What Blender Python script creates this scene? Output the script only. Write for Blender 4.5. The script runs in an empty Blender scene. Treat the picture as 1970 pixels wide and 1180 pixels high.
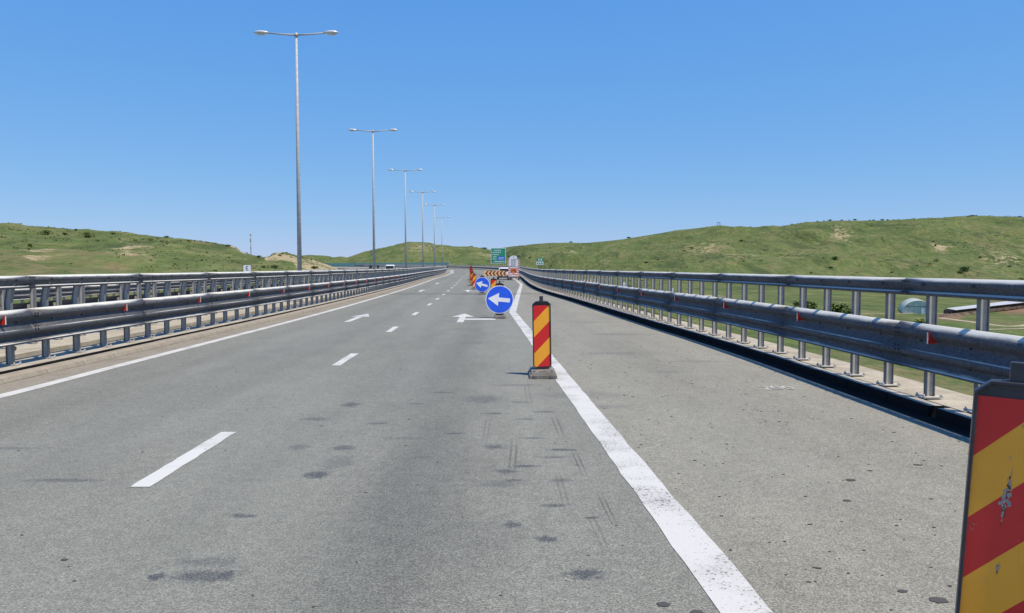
import bpy, bmesh, math, random
import numpy as np
from mathutils import Vector, Matrix

random.seed(7)
R = math.radians
scene = bpy.context.scene
COL = scene.collection

# ------------------------------------------------------------------ camera
cam_d = bpy.data.cameras.new('camera')
cam = bpy.data.objects.new('camera', cam_d)
COL.objects.link(cam)
cam.location = (0, 0, 1.6)
cam.rotation_euler = (R(90) - math.atan(75 / 1450), 0, 0)
cam_d.sensor_width = 36
cam_d.lens = 36 * 1450 / 1970
cam_d.clip_start = 0.05
cam_d.clip_end = 9000
scene.camera = cam

# ------------------------------------------------------------------ sky and sun
SUN_EL, SUN_AZ = 66.0, 121.0          # azimuth clockwise from +Y: to the right, a little behind the camera
world = bpy.data.worlds.new('World')
scene.world = world
world.use_nodes = True
wn = world.node_tree
wn.nodes.clear()
sky = wn.nodes.new('ShaderNodeTexSky')
sky.sky_type = 'NISHITA'
sky.sun_disc = False
sky.sun_elevation = R(SUN_EL)
sky.sun_rotation = R(SUN_AZ)
sky.air_density = 1.0
sky.dust_density = 0.0
sky.ozone_density = 4.5
bg = wn.nodes.new('ShaderNodeBackground')
bg.inputs[1].default_value = 0.13
wo = wn.nodes.new('ShaderNodeOutputWorld')
# the clear dry air of this day: a flatter gradient than the sky model gives, one power curve per channel
sep = wn.nodes.new('ShaderNodeSeparateColor'); comb = wn.nodes.new('ShaderNodeCombineColor')
wn.links.new(sky.outputs[0], sep.inputs[0])
for i, (k, p) in enumerate(((0.62, .82), (1.51, .49), (4.12, .18))):
    pw = wn.nodes.new('ShaderNodeMath'); pw.operation = 'POWER'; pw.inputs[1].default_value = p
    ml = wn.nodes.new('ShaderNodeMath'); ml.operation = 'MULTIPLY'; ml.inputs[1].default_value = k
    wn.links.new(sep.outputs[i], pw.inputs[0]); wn.links.new(pw.outputs[0], ml.inputs[0]); wn.links.new(ml.outputs[0], comb.inputs[i])
wn.links.new(comb.outputs[0], bg.inputs[0])
wn.links.new(bg.outputs[0], wo.inputs[0])

sun_d = bpy.data.lights.new('sun', 'SUN')
sun_d.energy = 4.9
sun_d.angle = R(0.53)
sun_d.color = (1.0, 0.875, 0.69)
sun = bpy.data.objects.new('sun', sun_d)
COL.objects.link(sun)
az, el = R(SUN_AZ), R(SUN_EL)
to_sun = Vector((math.sin(az) * math.cos(el), math.cos(az) * math.cos(el), math.sin(el)))
sun.rotation_euler = to_sun.to_track_quat('Z', 'Y').to_euler()

scene.view_settings.view_transform = 'Standard'
scene.view_settings.look = 'None'
scene.view_settings.exposure = 0.15
scene.view_settings.gamma = 1.0
scene.view_settings.use_curve_mapping = False

# ------------------------------------------------------------------ materials
def nt(name):
    m = bpy.data.materials.new(name)
    m.use_nodes = True
    t = m.node_tree
    b = t.nodes['Principled BSDF']
    return m, t, b

def N(t, kind, **kw):
    n = t.nodes.new(kind)
    for k, v in kw.items():
        setattr(n, k, v)
    return n

def noise(t, vec, scale, detail=3, rough=.6, out='Fac', dist=0):
    n = N(t, 'ShaderNodeTexNoise')
    n.inputs['Scale'].default_value = scale
    n.inputs['Detail'].default_value = detail
    n.inputs['Roughness'].default_value = rough
    n.inputs['Distortion'].default_value = dist
    if vec is not None:
        t.links.new(vec, n.inputs['Vector'])
    return n.outputs[out]

def rng(t, val, a, b, c=0., d=1., smooth=False):
    n = N(t, 'ShaderNodeMapRange')
    if smooth:
        n.interpolation_type = 'SMOOTHSTEP'
    t.links.new(val, n.inputs[0])
    for i, v in enumerate((a, b, c, d)):
        n.inputs[i + 1].default_value = v
    return n.outputs[0]

def math_(t, op, a, b=None):
    n = N(t, 'ShaderNodeMath', operation=op)
    for i, v in enumerate((a, b)):
        if v is None:
            continue
        if isinstance(v, (int, float)):
            n.inputs[i].default_value = v
        else:
            t.links.new(v, n.inputs[i])
    return n.outputs[0]

def mix(t, fac, a, b, mode='MIX'):
    n = N(t, 'ShaderNodeMix', data_type='RGBA', blend_type=mode)
    for idx, v in ((0, fac), (6, a), (7, b)):
        if isinstance(v, (int, float)):
            n.inputs[idx].default_value = v
        elif isinstance(v, tuple):
            n.inputs[idx].default_value = (*v, 1) if len(v) == 3 else v
        else:
            t.links.new(v, n.inputs[idx])
    return n.outputs[2]

def coords(t, kind='Object', scale=None):
    c = N(t, 'ShaderNodeTexCoord').outputs[kind]
    if scale:
        m = N(t, 'ShaderNodeMapping')
        m.inputs['Scale'].default_value = scale
        t.links.new(c, m.inputs[0])
        return m.outputs[0]
    return c

def bump(t, b, h, strength=.3, dist=.01):
    n = N(t, 'ShaderNodeBump')
    n.inputs['Strength'].default_value = strength
    n.inputs['Distance'].default_value = dist
    t.links.new(h, n.inputs['Height'])
    t.links.new(n.outputs[0], b.inputs['Normal'])

def simple(name, col, rough=.5, metal=0., var=.12, scale=6., spec=.5, rvar=0., bmp=0.):
    """base colour varied by two noises; every surface gets some wear"""
    m, t, b = nt(name)
    v = coords(t)
    n1 = noise(t, v, scale, 4)
    n2 = noise(t, v, scale * 9, 3)
    f = math_(t, 'ADD', rng(t, n1, .3, .7, 1 - var, 1 + var), rng(t, n2, .3, .7, -var * .5, var * .5))
    mm = N(t, 'ShaderNodeMix', data_type='RGBA', blend_type='MULTIPLY')
    mm.inputs[0].default_value = 1
    mm.inputs[6].default_value = (*col, 1)
    t.links.new(f, mm.inputs[7])
    t.links.new(mm.outputs[2], b.inputs['Base Color'])
    b.inputs['Metallic'].default_value = metal
    b.inputs['Roughness'].default_value = rough
    b.inputs['Specular IOR Level'].default_value = spec
    if rvar:
        t.links.new(rng(t, n1, .3, .7, rough - rvar, rough + rvar), b.inputs['Roughness'])
    if bmp:
        bump(t, b, n2, bmp, .01)
    return m

# stains on the road: (x, y, half width, half length, strength, blue-ness)
STAINS = [
    (-1.60, 3.83, .16, .07, .55), (-1.84, 3.83, .05, .05, .6), (-1.50, 3.85, .05, .06, .7), (-1.66, 4.02, .16, .08, .3),
    (.38, 3.86, .10, .07, .6), (-1.88, 8.73, .10, .14, .5), (-1.38, 7.67, .10, .07, .45), (-1.50, 6.62, .10, .10, .5),
    (-1.51, 5.75, .09, .10, .6), (-1.42, 6.1, .12, .25, .25), (-1.74, 4.79, .09, .04, .5), (-.35, 9.11, .22, .28, .32),
    (.0, 4.62, .055, .06, .5), (.21, 4.37, .06, .05, .6), (-.16, 6.66, .10, .08, .5), (-.05, 5.85, .10, .06, .45),
    (-.1, 5.5, .15, .08, .3), (-1.1, 8.8, .1, .05, .4), (.1, 8.9, .12, .05, .4), (-1.9, 6.65, .09, .1, .3),
    (-.75, 6.3, .1, .06, .3), (-2.1, 7.9, .14, .08, .35), (.36, 5.6, .09, .05, .4), (.15, 7.9, .12, .06, .35),
    (.9, 9.4, .5, .25, .18), (1.1, 8.6, .25, .12, .2), (.35, 6.3, .13, .04, .4), (-.4, 4.3, .5, .5, .12),
    (-3.4, 5.6, .3, .05, .35), (-4.6, 6.6, .4, .06, .3), (-.7, 5.3, .35, 2.6, .16), (-1.3, 12, .5, 5, .08),
    (.12, 6.0, .10, .035, .6), (.02, 5.6, .07, .03, .5), (.45, 6.55, .12, .035, .6), (.2, 7.0, .10, .05, .4), (-.55, 7.2, .09, .05, .5), (-.2, 8.2, .13, .05, .5),
    (.28, 5.0, .09, .035, .5), (.5, 4.75, .05, .02, .7), (-.9, 9.6, .15, .06, .4), (.35, 8.3, .12, .05, .45), (.1, 10.2, .3, .07, .35), (-1.0, 7.0, .2, .06, .25),
    (1.9, 14, .5, .25, .2), (2.6, 18, .7, .25, .22), (2.4, 11.5, .35, .1, .2), (3.2, 12.8, .5, .15, .18),
    (-4.4, 13, .4, 7, .07), (2.2, 22, .6, .2, .25), (-.9, 16, .4, .4, .15), (-1.4, 19.5, .3, .3, .12),
]

def asphalt(name, col, seed):
    m, t, b = nt(name)
    v = coords(t)
    fine = noise(t, v, 92, 3, .75)
    vor = N(t, 'ShaderNodeTexVoronoi')
    vor.inputs['Scale'].default_value = 70
    t.links.new(v, vor.inputs['Vector'])
    med = noise(t, v, 9, 4, .6)
    big = noise(t, coords(t, scale=(1, .22, 1)), .42 + seed * .03, 5, .62)
    patch = noise(t, coords(t, scale=(1, .5, 1)), 1.9, 3, .6)
    f = math_(t, 'MULTIPLY', rng(t, fine, .36, .64, .50, 1.50), rng(t, med, .3, .7, .9, 1.1))
    f = math_(t, 'MULTIPLY', f, rng(t, big, .32, .68, .88, 1.10))
    f = math_(t, 'MULTIPLY', f, rng(t, patch, .3, .7, .93, 1.07))
    f = math_(t, 'MULTIPLY', f, rng(t, vor.outputs['Color'], 0, 1, .70, 1.30))
    # wheel tracks: slightly darker polished bands that follow the lanes
    uv = N(t, 'ShaderNodeUVMap'); uv.uv_map = 'lateral'
    su = N(t, 'ShaderNodeSeparateXYZ'); t.links.new(uv.outputs[0], su.inputs[0])
    lat = math_(t, 'ADD', su.outputs[0], rng(t, big, .3, .7, -.35, .35))
    for (c0, w0, k0) in ((1.15, .55, .10), (2.75, .5, .10), (4.55, .45, .09), (5.55, .55, .15), (6.6, .45, -.06), (-99, 1, 0)) if seed == 0 else ((8.6, .5, .05), (10.2, .6, -.05)):
        dd = math_(t, 'ABSOLUTE', math_(t, 'SUBTRACT', lat, c0))
        f = math_(t, 'MULTIPLY', f, rng(t, dd, 0, w0, 1 - k0, 1, True))
    base = N(t, 'ShaderNodeMix', data_type='RGBA', blend_type='MULTIPLY')
    base.inputs[0].default_value = 1
    base.inputs[6].default_value = (*col, 1)
    t.links.new(f, base.inputs[7])
    out = base.outputs[2]
    # warm/cool drift of the binder
    out = mix(t, rng(t, big, .42, .62, 0, .22), out, (col[0] * .86, col[1] * .89, col[2] * .92))
    # stains, each an ellipse with a noisy rim
    wob = N(t, 'ShaderNodeTexNoise')
    wob.inputs['Scale'].default_value = 14
    wob.inputs['Detail'].default_value = 4
    wob.inputs['Roughness'].default_value = .72
    t.links.new(v, wob.inputs['Vector'])
    total = None
    for (sx, sy, wx, wy, st) in STAINS:
        mp = N(t, 'ShaderNodeMapping', vector_type='TEXTURE')
        mp.inputs['Location'].default_value = (sx, sy, 0)
        mp.inputs['Scale'].default_value = (wx, wy, 50)
        t.links.new(v, mp.inputs[0])
        ln = N(t, 'ShaderNodeVectorMath', operation='LENGTH')
        t.links.new(mp.outputs[0], ln.inputs[0])
        d = math_(t, 'ADD', ln.outputs['Value'], rng(t, wob.outputs['Fac'], 0, 1, -1.5, 1.5))
        s = rng(t, d, .45, 1.45, min(.95, st * 1.55), 0., True)
        total = s if total is None else math_(t, 'MAXIMUM', total, s)
    total = math_(t, 'MULTIPLY', total, rng(t, fine, .32, .62, 1.25, .45))
    out = mix(t, total, out, (.028, .034, .050))
    # tyre scuffs: short bundles of thin parallel lines
    for (sx, sy, wx, wy, st, rot) in ((.01, 6.35, .075, .75, .85, -.02), (.55, 6.15, .06, .5, .9, .03), (.46, 7.6, .08, .6, .8, .03),
                                      (.36, 5.35, .06, .6, .6, .02), (.63, 4.95, .05, .40, .95, .03), (.52, 4.5, .06, .5, .5, .05), (-.25, 7.4, .07, .9, .5, 0), (.2, 9.6, .08, 1.2, .5, .01)):
        mp = N(t, 'ShaderNodeMapping', vector_type='TEXTURE')
        mp.inputs['Location'].default_value = (sx, sy, 0)
        mp.inputs['Rotation'].default_value = (0, 0, rot)
        mp.inputs['Scale'].default_value = (wx, wy, 50)
        t.links.new(v, mp.inputs[0])
        ln = N(t, 'ShaderNodeVectorMath', operation='LENGTH')
        t.links.new(mp.outputs[0], ln.inputs[0])
        w = N(t, 'ShaderNodeTexWave', wave_type='BANDS', bands_direction='X')
        w.inputs['Scale'].default_value = .5
        w.inputs['Distortion'].default_value = .6
        t.links.new(mp.outputs[0], w.inputs['Vector'])
        s = math_(t, 'MULTIPLY', rng(t, ln.outputs['Value'], .3, 1.1, st * .62, 0, True), rng(t, w.outputs['Fac'], .45, .8))
        out = mix(t, s, out, (.06, .06, .06))
    t.links.new(out, b.inputs['Base Color'])
    b.inputs['Roughness'].default_value = .88
    b.inputs['Specular IOR Level'].default_value = .35
    bump(t, b, fine, .35, .004)
    return m

def road_paint(name, col, thresh=.62):
    m, t, b = nt(name)
    v = coords(t)
    n1 = noise(t, v, 45, 4, .75)
    n2 = noise(t, v, 1.7, 3, .6)
    n3 = noise(t, v, 180, 2, .6)
    w = math_(t, 'ADD', n1, rng(t, n2, .3, .75, -.07, .1))
    hole = rng(t, w, thresh, thresh + .06)
    c = mix(t, rng(t, n3, .3, .7, 0, .25), col, (col[0] * .72, col[1] * .72, col[2] * .7))
    c = mix(t, rng(t, n2, .42, .68, 0, .6), c, (col[0] * .62, col[1] * .62, col[2] * .6))
    c = mix(t, hole, c, (.10, .10, .095))
    t.links.new(c, b.inputs['Base Color'])
    b.inputs['Roughness'].default_value = .7
    bump(t, b, n3, .25, .003)
    return m

def concrete(name, col, scale=3.):
    m, t, b = nt(name)
    v = coords(t)
    n1 = noise(t, v, scale, 5, .7)
    n2 = noise(t, v, 60, 3, .7)
    n3 = noise(t, coords(t, scale=(1, 1, .3)), 1.1, 4, .65)
    c = mix(t, rng(t, n1, .35, .68), (col[0] * 1.12, col[1] * 1.12, col[2] * 1.1), (col[0] * .74, col[1] * .73, col[2] * .7))
    c = mix(t, rng(t, n2, .5, .75, 0, .35), c, (col[0] * .5, col[1] * .5, col[2] * .48))
    c = mix(t, rng(t, n3, .5, .68, 0, .6), c, (col[0] * .60, col[1] * .56, col[2] * .48))
    n4 = noise(t, coords(t, scale=(.6, 2.4, 1)), 2.6, 5, .75)
    c = mix(t, rng(t, n4, .60, .70, 0, .5), c, (col[0] * .38, col[1] * .37, col[2] * .34))
    t.links.new(c, b.inputs['Base Color'])
    b.inputs['Roughness'].default_value = .92
    bump(t, b, n2, .35, .006)
    return m

def galvanised(name, col=(.56, .57, .57), rough=.42, metal=.75, lit_ledges=False):
    m, t, b = nt(name)
    v = coords(t)
    n1 = noise(t, coords(t, scale=(1, 1, 3)), 2.2, 5, .65)
    vor = N(t, 'ShaderNodeTexVoronoi')
    vor.inputs['Scale'].default_value = 38
    t.links.new(v, vor.inputs['Vector'])
    streak = noise(t, coords(t, scale=(9, 9, .5)), 2.5, 4, .6)
    c = mix(t, rng(t, n1, .32, .68), (col[0] * 1.08, col[1] * 1.08, col[2] * 1.08), (col[0] * .8, col[1] * .8, col[2] * .81))
    c = mix(t, rng(t, vor.outputs['Color'], 0, 1, 0, .16), c, (.36, .37, .39))
    c = mix(t, rng(t, streak, .58, .78, 0, .4), c, (.3, .28, .25))
    if lit_ledges:   # sunlight on upward ledges painted in as a paler colour
        g = N(t, 'ShaderNodeNewGeometry'); sx = N(t, 'ShaderNodeSeparateXYZ'); t.links.new(g.outputs['Normal'], sx.inputs[0])
        up = rng(t, math_(t, 'ADD', sx.outputs[2], rng(t, n1, .3, .7, -.04, .04)), .58, .74)
        c = mix(t, up, c, (.62, .62, .58))
        t.links.new(rng(t, up, 0, 1, metal, .1), b.inputs['Metallic'])
    t.links.new(c, b.inputs['Base Color'])
    if not lit_ledges: b.inputs['Metallic'].default_value = metal
    t.links.new(rng(t, n1, .3, .7, rough - .08, rough + .12), b.inputs['Roughness'])
    bump(t, b, n1, .08, .004)
    return m

def leaf(name, c1, c2):
    m, t, b = nt(name)
    oi = N(t, 'ShaderNodeObjectInfo')
    v = coords(t)
    n1 = noise(t, v, 3.1, 3)
    g = N(t, 'ShaderNodeNewGeometry')
    f = math_(t, 'ADD', rng(t, n1, .3, .7, 0, .6), math_(t, 'MULTIPLY', g.outputs['Random Per Island'], .5))
    c = mix(t, f, c1, c2)
    hs = N(t, 'ShaderNodeHueSaturation')
    t.links.new(c, hs.inputs['Color'])
    t.links.new(rng(t, oi.outputs['Random'], 0, 1, .75, 1.3), hs.inputs['Value'])
    t.links.new(hs.outputs[0], b.inputs['Base Color'])
    b.inputs['Roughness'].default_value = .75
    b.inputs['Specular IOR Level'].default_value = .2
    return m

def terrain_mat():
    m, t, b = nt('meadow_grass')
    v = coords(t)
    n_big = noise(t, v, .011, 5, .6)
    n_mid = noise(t, coords(t, scale=(1, 1, 2.)), .05, 6, .72, dist=.8)
    n_sm = noise(t, coords(t, scale=(1, .35, .6)), .33, 5, .75)
    n_dot = noise(t, coords(t, scale=(1, .3, .5)), 1.1, 4, .75)
    n_fine = noise(t, v, 9, 3, .7)
    mp = N(t, 'ShaderNodeMapping'); mp.inputs['Rotation'].default_value = (0, 0, .9); mp.inputs['Scale'].default_value = (1, .22, 1)
    t.links.new(v, mp.inputs[0])
    n_dia = noise(t, mp.outputs[0], .06, 6, .7, dist=.5)
    c = mix(t, rng(t, n_big, .35, .65), (.076, .128, .034), (.120, .160, .048))
    c = mix(t, rng(t, n_mid, .51, .62, 0, .75), c, (.225, .200, .098))
    c = mix(t, rng(t, n_mid, .28, .42, .7, 0), c, (.048, .080, .027))
    c = mix(t, rng(t, n_dia, .52, .61, 0, .85), c, (.034, .066, .022))
    c = mix(t, rng(t, n_dia, .36, .46, .6, 0), c, (.185, .175, .085))
    c = mix(t, rng(t, n_sm, .34, .60, .6, 0), c, (.038, .056, .020))
    c = mix(t, rng(t, n_sm, .55, .68, 0, .6), c, (.190, .190, .082))
    c = mix(t, rng(t, n_dot, .58, .68, 0, .6), c, (.040, .065, .020))
    c = mix(t, rng(t, n_fine, .3, .7, 0, .35), c, (.15, .160, .068))
    at = N(t, 'ShaderNodeVertexColor')
    at.layer_name = 'bare'
    sp = N(t, 'ShaderNodeSeparateColor')
    t.links.new(at.outputs[0], sp.inputs[0])
    n_b = noise(t, v, .22, 4, .75)
    k3 = math_(t, 'ADD', sp.outputs[2], rng(t, n_b, .3, .7, -.45, .45))
    c = mix(t, rng(t, k3, .3, .75, 0, .8), c, mix(t, rng(t, n_dot, .35, .65), (.235, .185, .105), (.13, .115, .055)))
    k = math_(t, 'ADD', sp.outputs[0], rng(t, n_b, .3, .7, -.38, .38))
    sand = mix(t, rng(t, n_dot, .35, .65), (.40, .34, .21), (.26, .215, .125))
    c = mix(t, rng(t, k, .38, .62), c, sand)
    k2 = math_(t, 'ADD', sp.outputs[1], rng(t, n_b, .3, .7, -.3, .3))
    soil = mix(t, rng(t, n_sm, .35, .65), (.24, .15, .095), (.15, .098, .062))
    c = mix(t, rng(t, k2, .38, .62), c, soil)
    t.links.new(c, b.inputs['Base Color'])
    b.inputs['Roughness'].default_value = .95
    b.inputs['Specular IOR Level'].default_value = .1
    h = math_(t, 'ADD', n_sm, math_(t, 'MULTIPLY', n_mid, 3.))
    bump(t, b, h, .7, 1.2)
    return m

M = {}
M['road'] = asphalt('asphalt_lane', (.186, .189, .165), 0)
M['shoulder'] = asphalt('asphalt_shoulder', (.224, .219, .184), 3)
M['paint'] = road_paint('white_road_paint', (.55, .55, .53), .625)
M['paint_worn'] = road_paint('worn_road_paint', (.54, .54, .52), .575)
M['paint_grey'] = road_paint('faded_number_paint', (.46, .45, .41), .525)
M['kerb'] = concrete('kerb_concrete', (.30, .265, .215))
M['kerb_r'] = concrete('kerb_concrete_right', (.34, .325, .29))
M['plinth'] = concrete('plinth_concrete', (.40, .365, .30))
M['recess'] = concrete('median_concrete', (.22, .21, .18))
M['gravel'] = concrete('gutter_grit', (.25, .228, .19), 9)
M['bitumen_shade'] = simple('bitumen_and_shade', (.014, .013, .014), .9, 0, .35, 3, .08, 0, .3)  # near-black: median plinth coat, and shade painted along the right kerb
M['joint'] = simple('joint_sealant', (.06, .058, .055), .8)
M['galv'] = galvanised('galvanised_steel', (.056, .060, .072), .66, .10, True)
M['galv'].node_tree.nodes['Principled BSDF'].inputs['Specular IOR Level'].default_value = .36
M['galv_post'] = galvanised('galvanised_post', (.50, .475, .43), .65, .05)
M['bolt'] = simple('dark_bolt', (.035, .037, .045), .5, .6)
M['red_refl'] = simple('red_reflector', (.62, .035, .02), .3)
M['white_refl'] = simple('white_edge', (.75, .74, .74), .4)
M['flange_shade'] = galvanised('shaded_flange', (.17, .17, .17), .6, .1)  # darker than the web: shade on the post flanges put into their colour
M['pole'] = galvanised('lamp_pole_steel', (.43, .44, .445), .65, .1)
M['lamp_head'] = simple('lamp_housing', (.62, .63, .62), .35, .2)
M['lamp_glass'] = simple('lamp_glass', (.60, .62, .60), .15)
M['black_pl'] = simple('black_frame_plastic', (.030, .032, .040), .42, 0, .3, 8)
M['rubber'] = concrete('recycled_rubber_foot', (.20, .192, .178), 8)
M['blue'] = simple('blue_sign_sheet', (.022, .12, .80), .3, 0, .12, 3)
M['sign_white'] = simple('white_sign_sheet', (.86, .87, .90), .35, 0, .06)
M['green_sign'] = simple('green_sign_sheet', (.03, .30, .20), .35, 0, .1)
M['white_paint'] = simple('white_car_paint', (.80, .80, .81), .22, 0, .03)
M['glass_dark'] = simple('dark_window_glass', (.015, .017, .024), .08, 0, .1)
M['tyre'] = simple('tyre_rubber', (.02, .02, .02), .8)
M['rim'] = simple('wheel_rim', (.42, .42, .43), .35, .7)
M['tail'] = simple('tail_lamp_red', (.5, .02, .02), .2)
M['orange'] = simple('orange_sheet', (1.0, .56, .27), .4, 0, .08)
M['orange_lamp'] = simple('orange_lamp_panel', (.62, .16, .05), .4, 0, .2)
M['brown'] = simple('dark_chevron_sheet', (.17, .045, .012), .4, 0, .1)
M['red_sheet'] = simple('red_sheet_far', (.50, .03, .035), .4, 0, .1)
M['pink_white'] = simple('white_reflective', (.88, .84, .83), .4, 0, .06)
M['asph_far'] = simple('far_steel', (.2, .2, .2), .6)
M['dirt_track'] = concrete('pale_dirt_track', (.36, .31, .215), .6)
M['roof_white'] = simple('white_sheet_roof', (.46, .46, .46), .4, 0, .12, 1)
M['barn_wood'] = simple('weathered_boards', (.12, .085, .06), .85, 0, .35, 2)
M['screen'] = simple('green_noise_panel', (.13, .42, .33), .35, 0, .2, .8)
M['hay'] = simple('yellow_scrub', (.42, .42, .14), .8, 0, .3)
M['leaf'] = leaf('bush_leaves', (.040, .075, .018), (.125, .170, .045))
M['leaf_y'] = leaf('bush_leaves_light', (.085, .125, .03), (.20, .23, .07))
M['scrub'] = leaf('scrub_leaves', (.070, .118, .032), (.16, .19, .07))
M['blades'] = leaf('grass_blades', (.095, .135, .036), (.30, .27, .125))
M['twig'] = simple('twig_bark', (.10, .075, .05), .9)
M['terrain'] = terrain_mat()

def board_mat(name, col, seed):
    """retro-reflective sheet: faint honeycomb, scuffs and grazes"""
    m, t, b = nt(name)
    v = coords(t)
    vs = coords(t, scale=(1, 1, .35))
    big = noise(t, v, 5 + seed, 4, .65)
    spot = noise(t, v, 70, 2, .6)
    scr = noise(t, coords(t, scale=(1.6, 1, .45)), 9 + seed, 5, .78, dist=1.2)
    rib = N(t, 'ShaderNodeTexWave', wave_type='BANDS', bands_direction='X')
    rib.inputs['Scale'].default_value = 22
    rib.inputs['Distortion'].default_value = .3
    t.links.new(v, rib.inputs['Vector'])
    c = mix(t, rng(t, big, .3, .7, 0, .3), col, (col[0] * .68, col[1] * .62, col[2] * .6))
    c = mix(t, rng(t, rib.outputs['Fac'], 0, 1, 0, .12), c, (col[0] * .8, col[1] * .75, col[2] * .7))
    c = mix(t, rng(t, scr, .66, .71, 0, .75), c, (.40, .33, .27))
    c = mix(t, rng(t, spot, .74, .78, 0, .8), c, (.62, .45, .42))
    c = mix(t, rng(t, spot, .25, .21, 0, .5), c, (.12, .07, .05))
    t.links.new(c, b.inputs['Base Color'])
    b.inputs['Roughness'].default_value = .33
    return m

M['red'] = board_mat('red_reflective_sheet', (.70, .020, .020), 0)
M['yellow'] = board_mat('yellow_reflective_sheet', (1.0, .43, .032), 2)

# ------------------------------------------------------------------ object helpers
def tag(o, label=None, cat=None, group=None, kind=None):
    if label: o['label'] = label
    if cat: o['category'] = cat
    if group: o['group'] = group
    if kind: o['kind'] = kind
    return o

def link(o, parent=None):
    COL.objects.link(o)
    if parent is not None:
        o.parent = parent
    return o

def empty(name, loc=(0, 0, 0), rz=0, parent=None):
    o = bpy.data.objects.new(name, None)
    o.location = loc
    o.rotation_euler = (0, 0, rz)
    o.empty_display_size = .1
    return link(o, parent)

class MB:
    """collects geometry for one mesh"""
    def __init__(s):
        s.v, s.f, s.mi, s.sm = [], [], [], []
    def add(s, vs, fs, mi=0, smooth=False):
        k = len(s.v)
        s.v += [tuple(p) for p in vs]
        s.f += [tuple(i + k for i in f) for f in fs]
        s.mi += [mi] * len(fs)
        s.sm += [smooth] * len(fs)
        return s
    def box(s, cx, cy, cz, sx, sy, sz, mi=0, rot=None):
        hx, hy, hz = sx / 2, sy / 2, sz / 2
        vs = [Vector((x, y, z)) for x in (-hx, hx) for y in (-hy, hy) for z in (-hz, hz)]
        if rot is not None:
            vs = [rot @ p for p in vs]
        vs = [(p.x + cx, p.y + cy, p.z + cz) for p in vs]
        fs = [(0, 1, 3, 2), (4, 6, 7, 5), (0, 4, 5, 1), (2, 3, 7, 6), (0, 2, 6, 4), (1, 5, 7, 3)]
        return s.add(vs, fs, mi)
    def prism(s, poly, y0, y1, mi=0):
        """polygon in XZ (counter-clockwise seen from -Y), extruded from y0 to y1"""
        n = len(poly)
        vs = [(x, y0, z) for x, z in poly] + [(x, y1, z) for x, z in poly]
        fs = [tuple(range(n)), tuple(range(2 * n - 1, n - 1, -1))]
        fs += [(i + n, (i + 1) % n + n, (i + 1) % n, i) for i in range(n)]
        return s.add(vs, fs, mi)
    def slab(s, poly, z0, z1, mi=0):
        n = len(poly)
        vs = [(x, y, z0) for x, y in poly] + [(x, y, z1) for x, y in poly]
        fs = [tuple(range(n - 1, -1, -1)), tuple(range(n, 2 * n))]
        fs += [(i, (i + 1) % n, (i + 1) % n + n, i + n) for i in range(n)]
        return s.add(vs, fs, mi)
    def tube(s, pts, radii, seg=10, mi=0, cap=True):
        pts = [Vector(p) for p in pts]
        rings = []
        for i, p in enumerate(pts):
            d = (pts[min(i + 1, len(pts) - 1)] - pts[max(i - 1, 0)]).normalized()
            a = Vector((0, 0, 1)) if abs(d.z) < .9 else Vector((1, 0, 0))
            u = d.cross(a).normalized(); w = d.cross(u)
            r = radii[i] if isinstance(radii, (list, tuple)) else radii
            rings.append([p + (u * math.cos(2 * math.pi * k / seg) + w * math.sin(2 * math.pi * k / seg)) * r for k in range(seg)])
        vs = [q for ring in rings for q in ring]
        fs = []
        for i in range(len(pts) - 1):
            for k in range(seg):
                a, b2 = i * seg + k, i * seg + (k + 1) % seg
                fs.append((a, b2, b2 + seg, a + seg))
        s.add(vs, fs, mi, True)
        if cap:
            k = len(s.v) - len(vs)
            s.f += [tuple(k + i for i in range(seg)), tuple(k + len(vs) - 1 - i for i in range(seg))]
            s.mi += [mi, mi]; s.sm += [False, False]
        return s
    def loft(s, secs, mi=0, smooth=True, cap=True):
        n = len(secs[0])
        vs = [p for sec in secs for p in sec]
        fs = []
        for i in range(len(secs) - 1):
            for k in range(n):
                a, b2 = i * n + k, i * n + (k + 1) % n
                fs.append((a, b2, b2 + n, a + n))
        s.add(vs, fs, mi, smooth)
        if cap:
            k = len(s.v) - len(vs)
            s.f += [tuple(k + i for i in range(n - 1, -1, -1)), tuple(k + len(vs) - n + i for i in range(n))]
            s.mi += [mi, mi]; s.sm += [False, False]
        return s
    def mesh(s, name, mats):
        me = bpy.data.meshes.new(name)
        me.from_pydata(s.v, [], s.f)
        for m in (mats if isinstance(mats, (list, tuple)) else [mats]):
            me.materials.append(m)
        me.polygons.foreach_set('material_index', s.mi)
        me.polygons.foreach_set('use_smooth', s.sm)
        me.update()
        bm = bmesh.new(); bm.from_mesh(me)
        bmesh.ops.recalc_face_normals(bm, faces=bm.faces)
        bm.to_mesh(me); bm.free()
        return me
    def build(s, name, mats, parent=None, bevel=0):
        o = bpy.data.objects.new(name, s.mesh(name, mats))
        if bevel:
            b = o.modifiers.new('bevel', 'BEVEL'); b.width = bevel; b.segments = 2; b.limit_method = 'ANGLE'
        return link(o, parent)

def place(me, name, parent=None, loc=(0, 0, 0), rot=(0, 0, 0), scale=None):
    o = bpy.data.objects.new(name, me)
    o.location = loc; o.rotation_euler = rot
    if scale: o.scale = scale
    return link(o, parent)

def kids(o):
    return [c for c in list(COL.objects) if c.parent == o]

def copy_tree(o, parent=None, _cache={}):
    c = o.copy(); COL.objects.link(c); c.parent = parent
    for ch in _children.get(o.name, []):
        copy_tree(ch, c)
    return c
_children = {}
def register(root):
    """remember the children of a thing so that copies need no search"""
    for o in COL.objects:
        if o.parent is not None:
            _children.setdefault(o.parent.name, [])
            if o not in _children[o.parent.name]:
                _children[o.parent.name].append(o)

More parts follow.
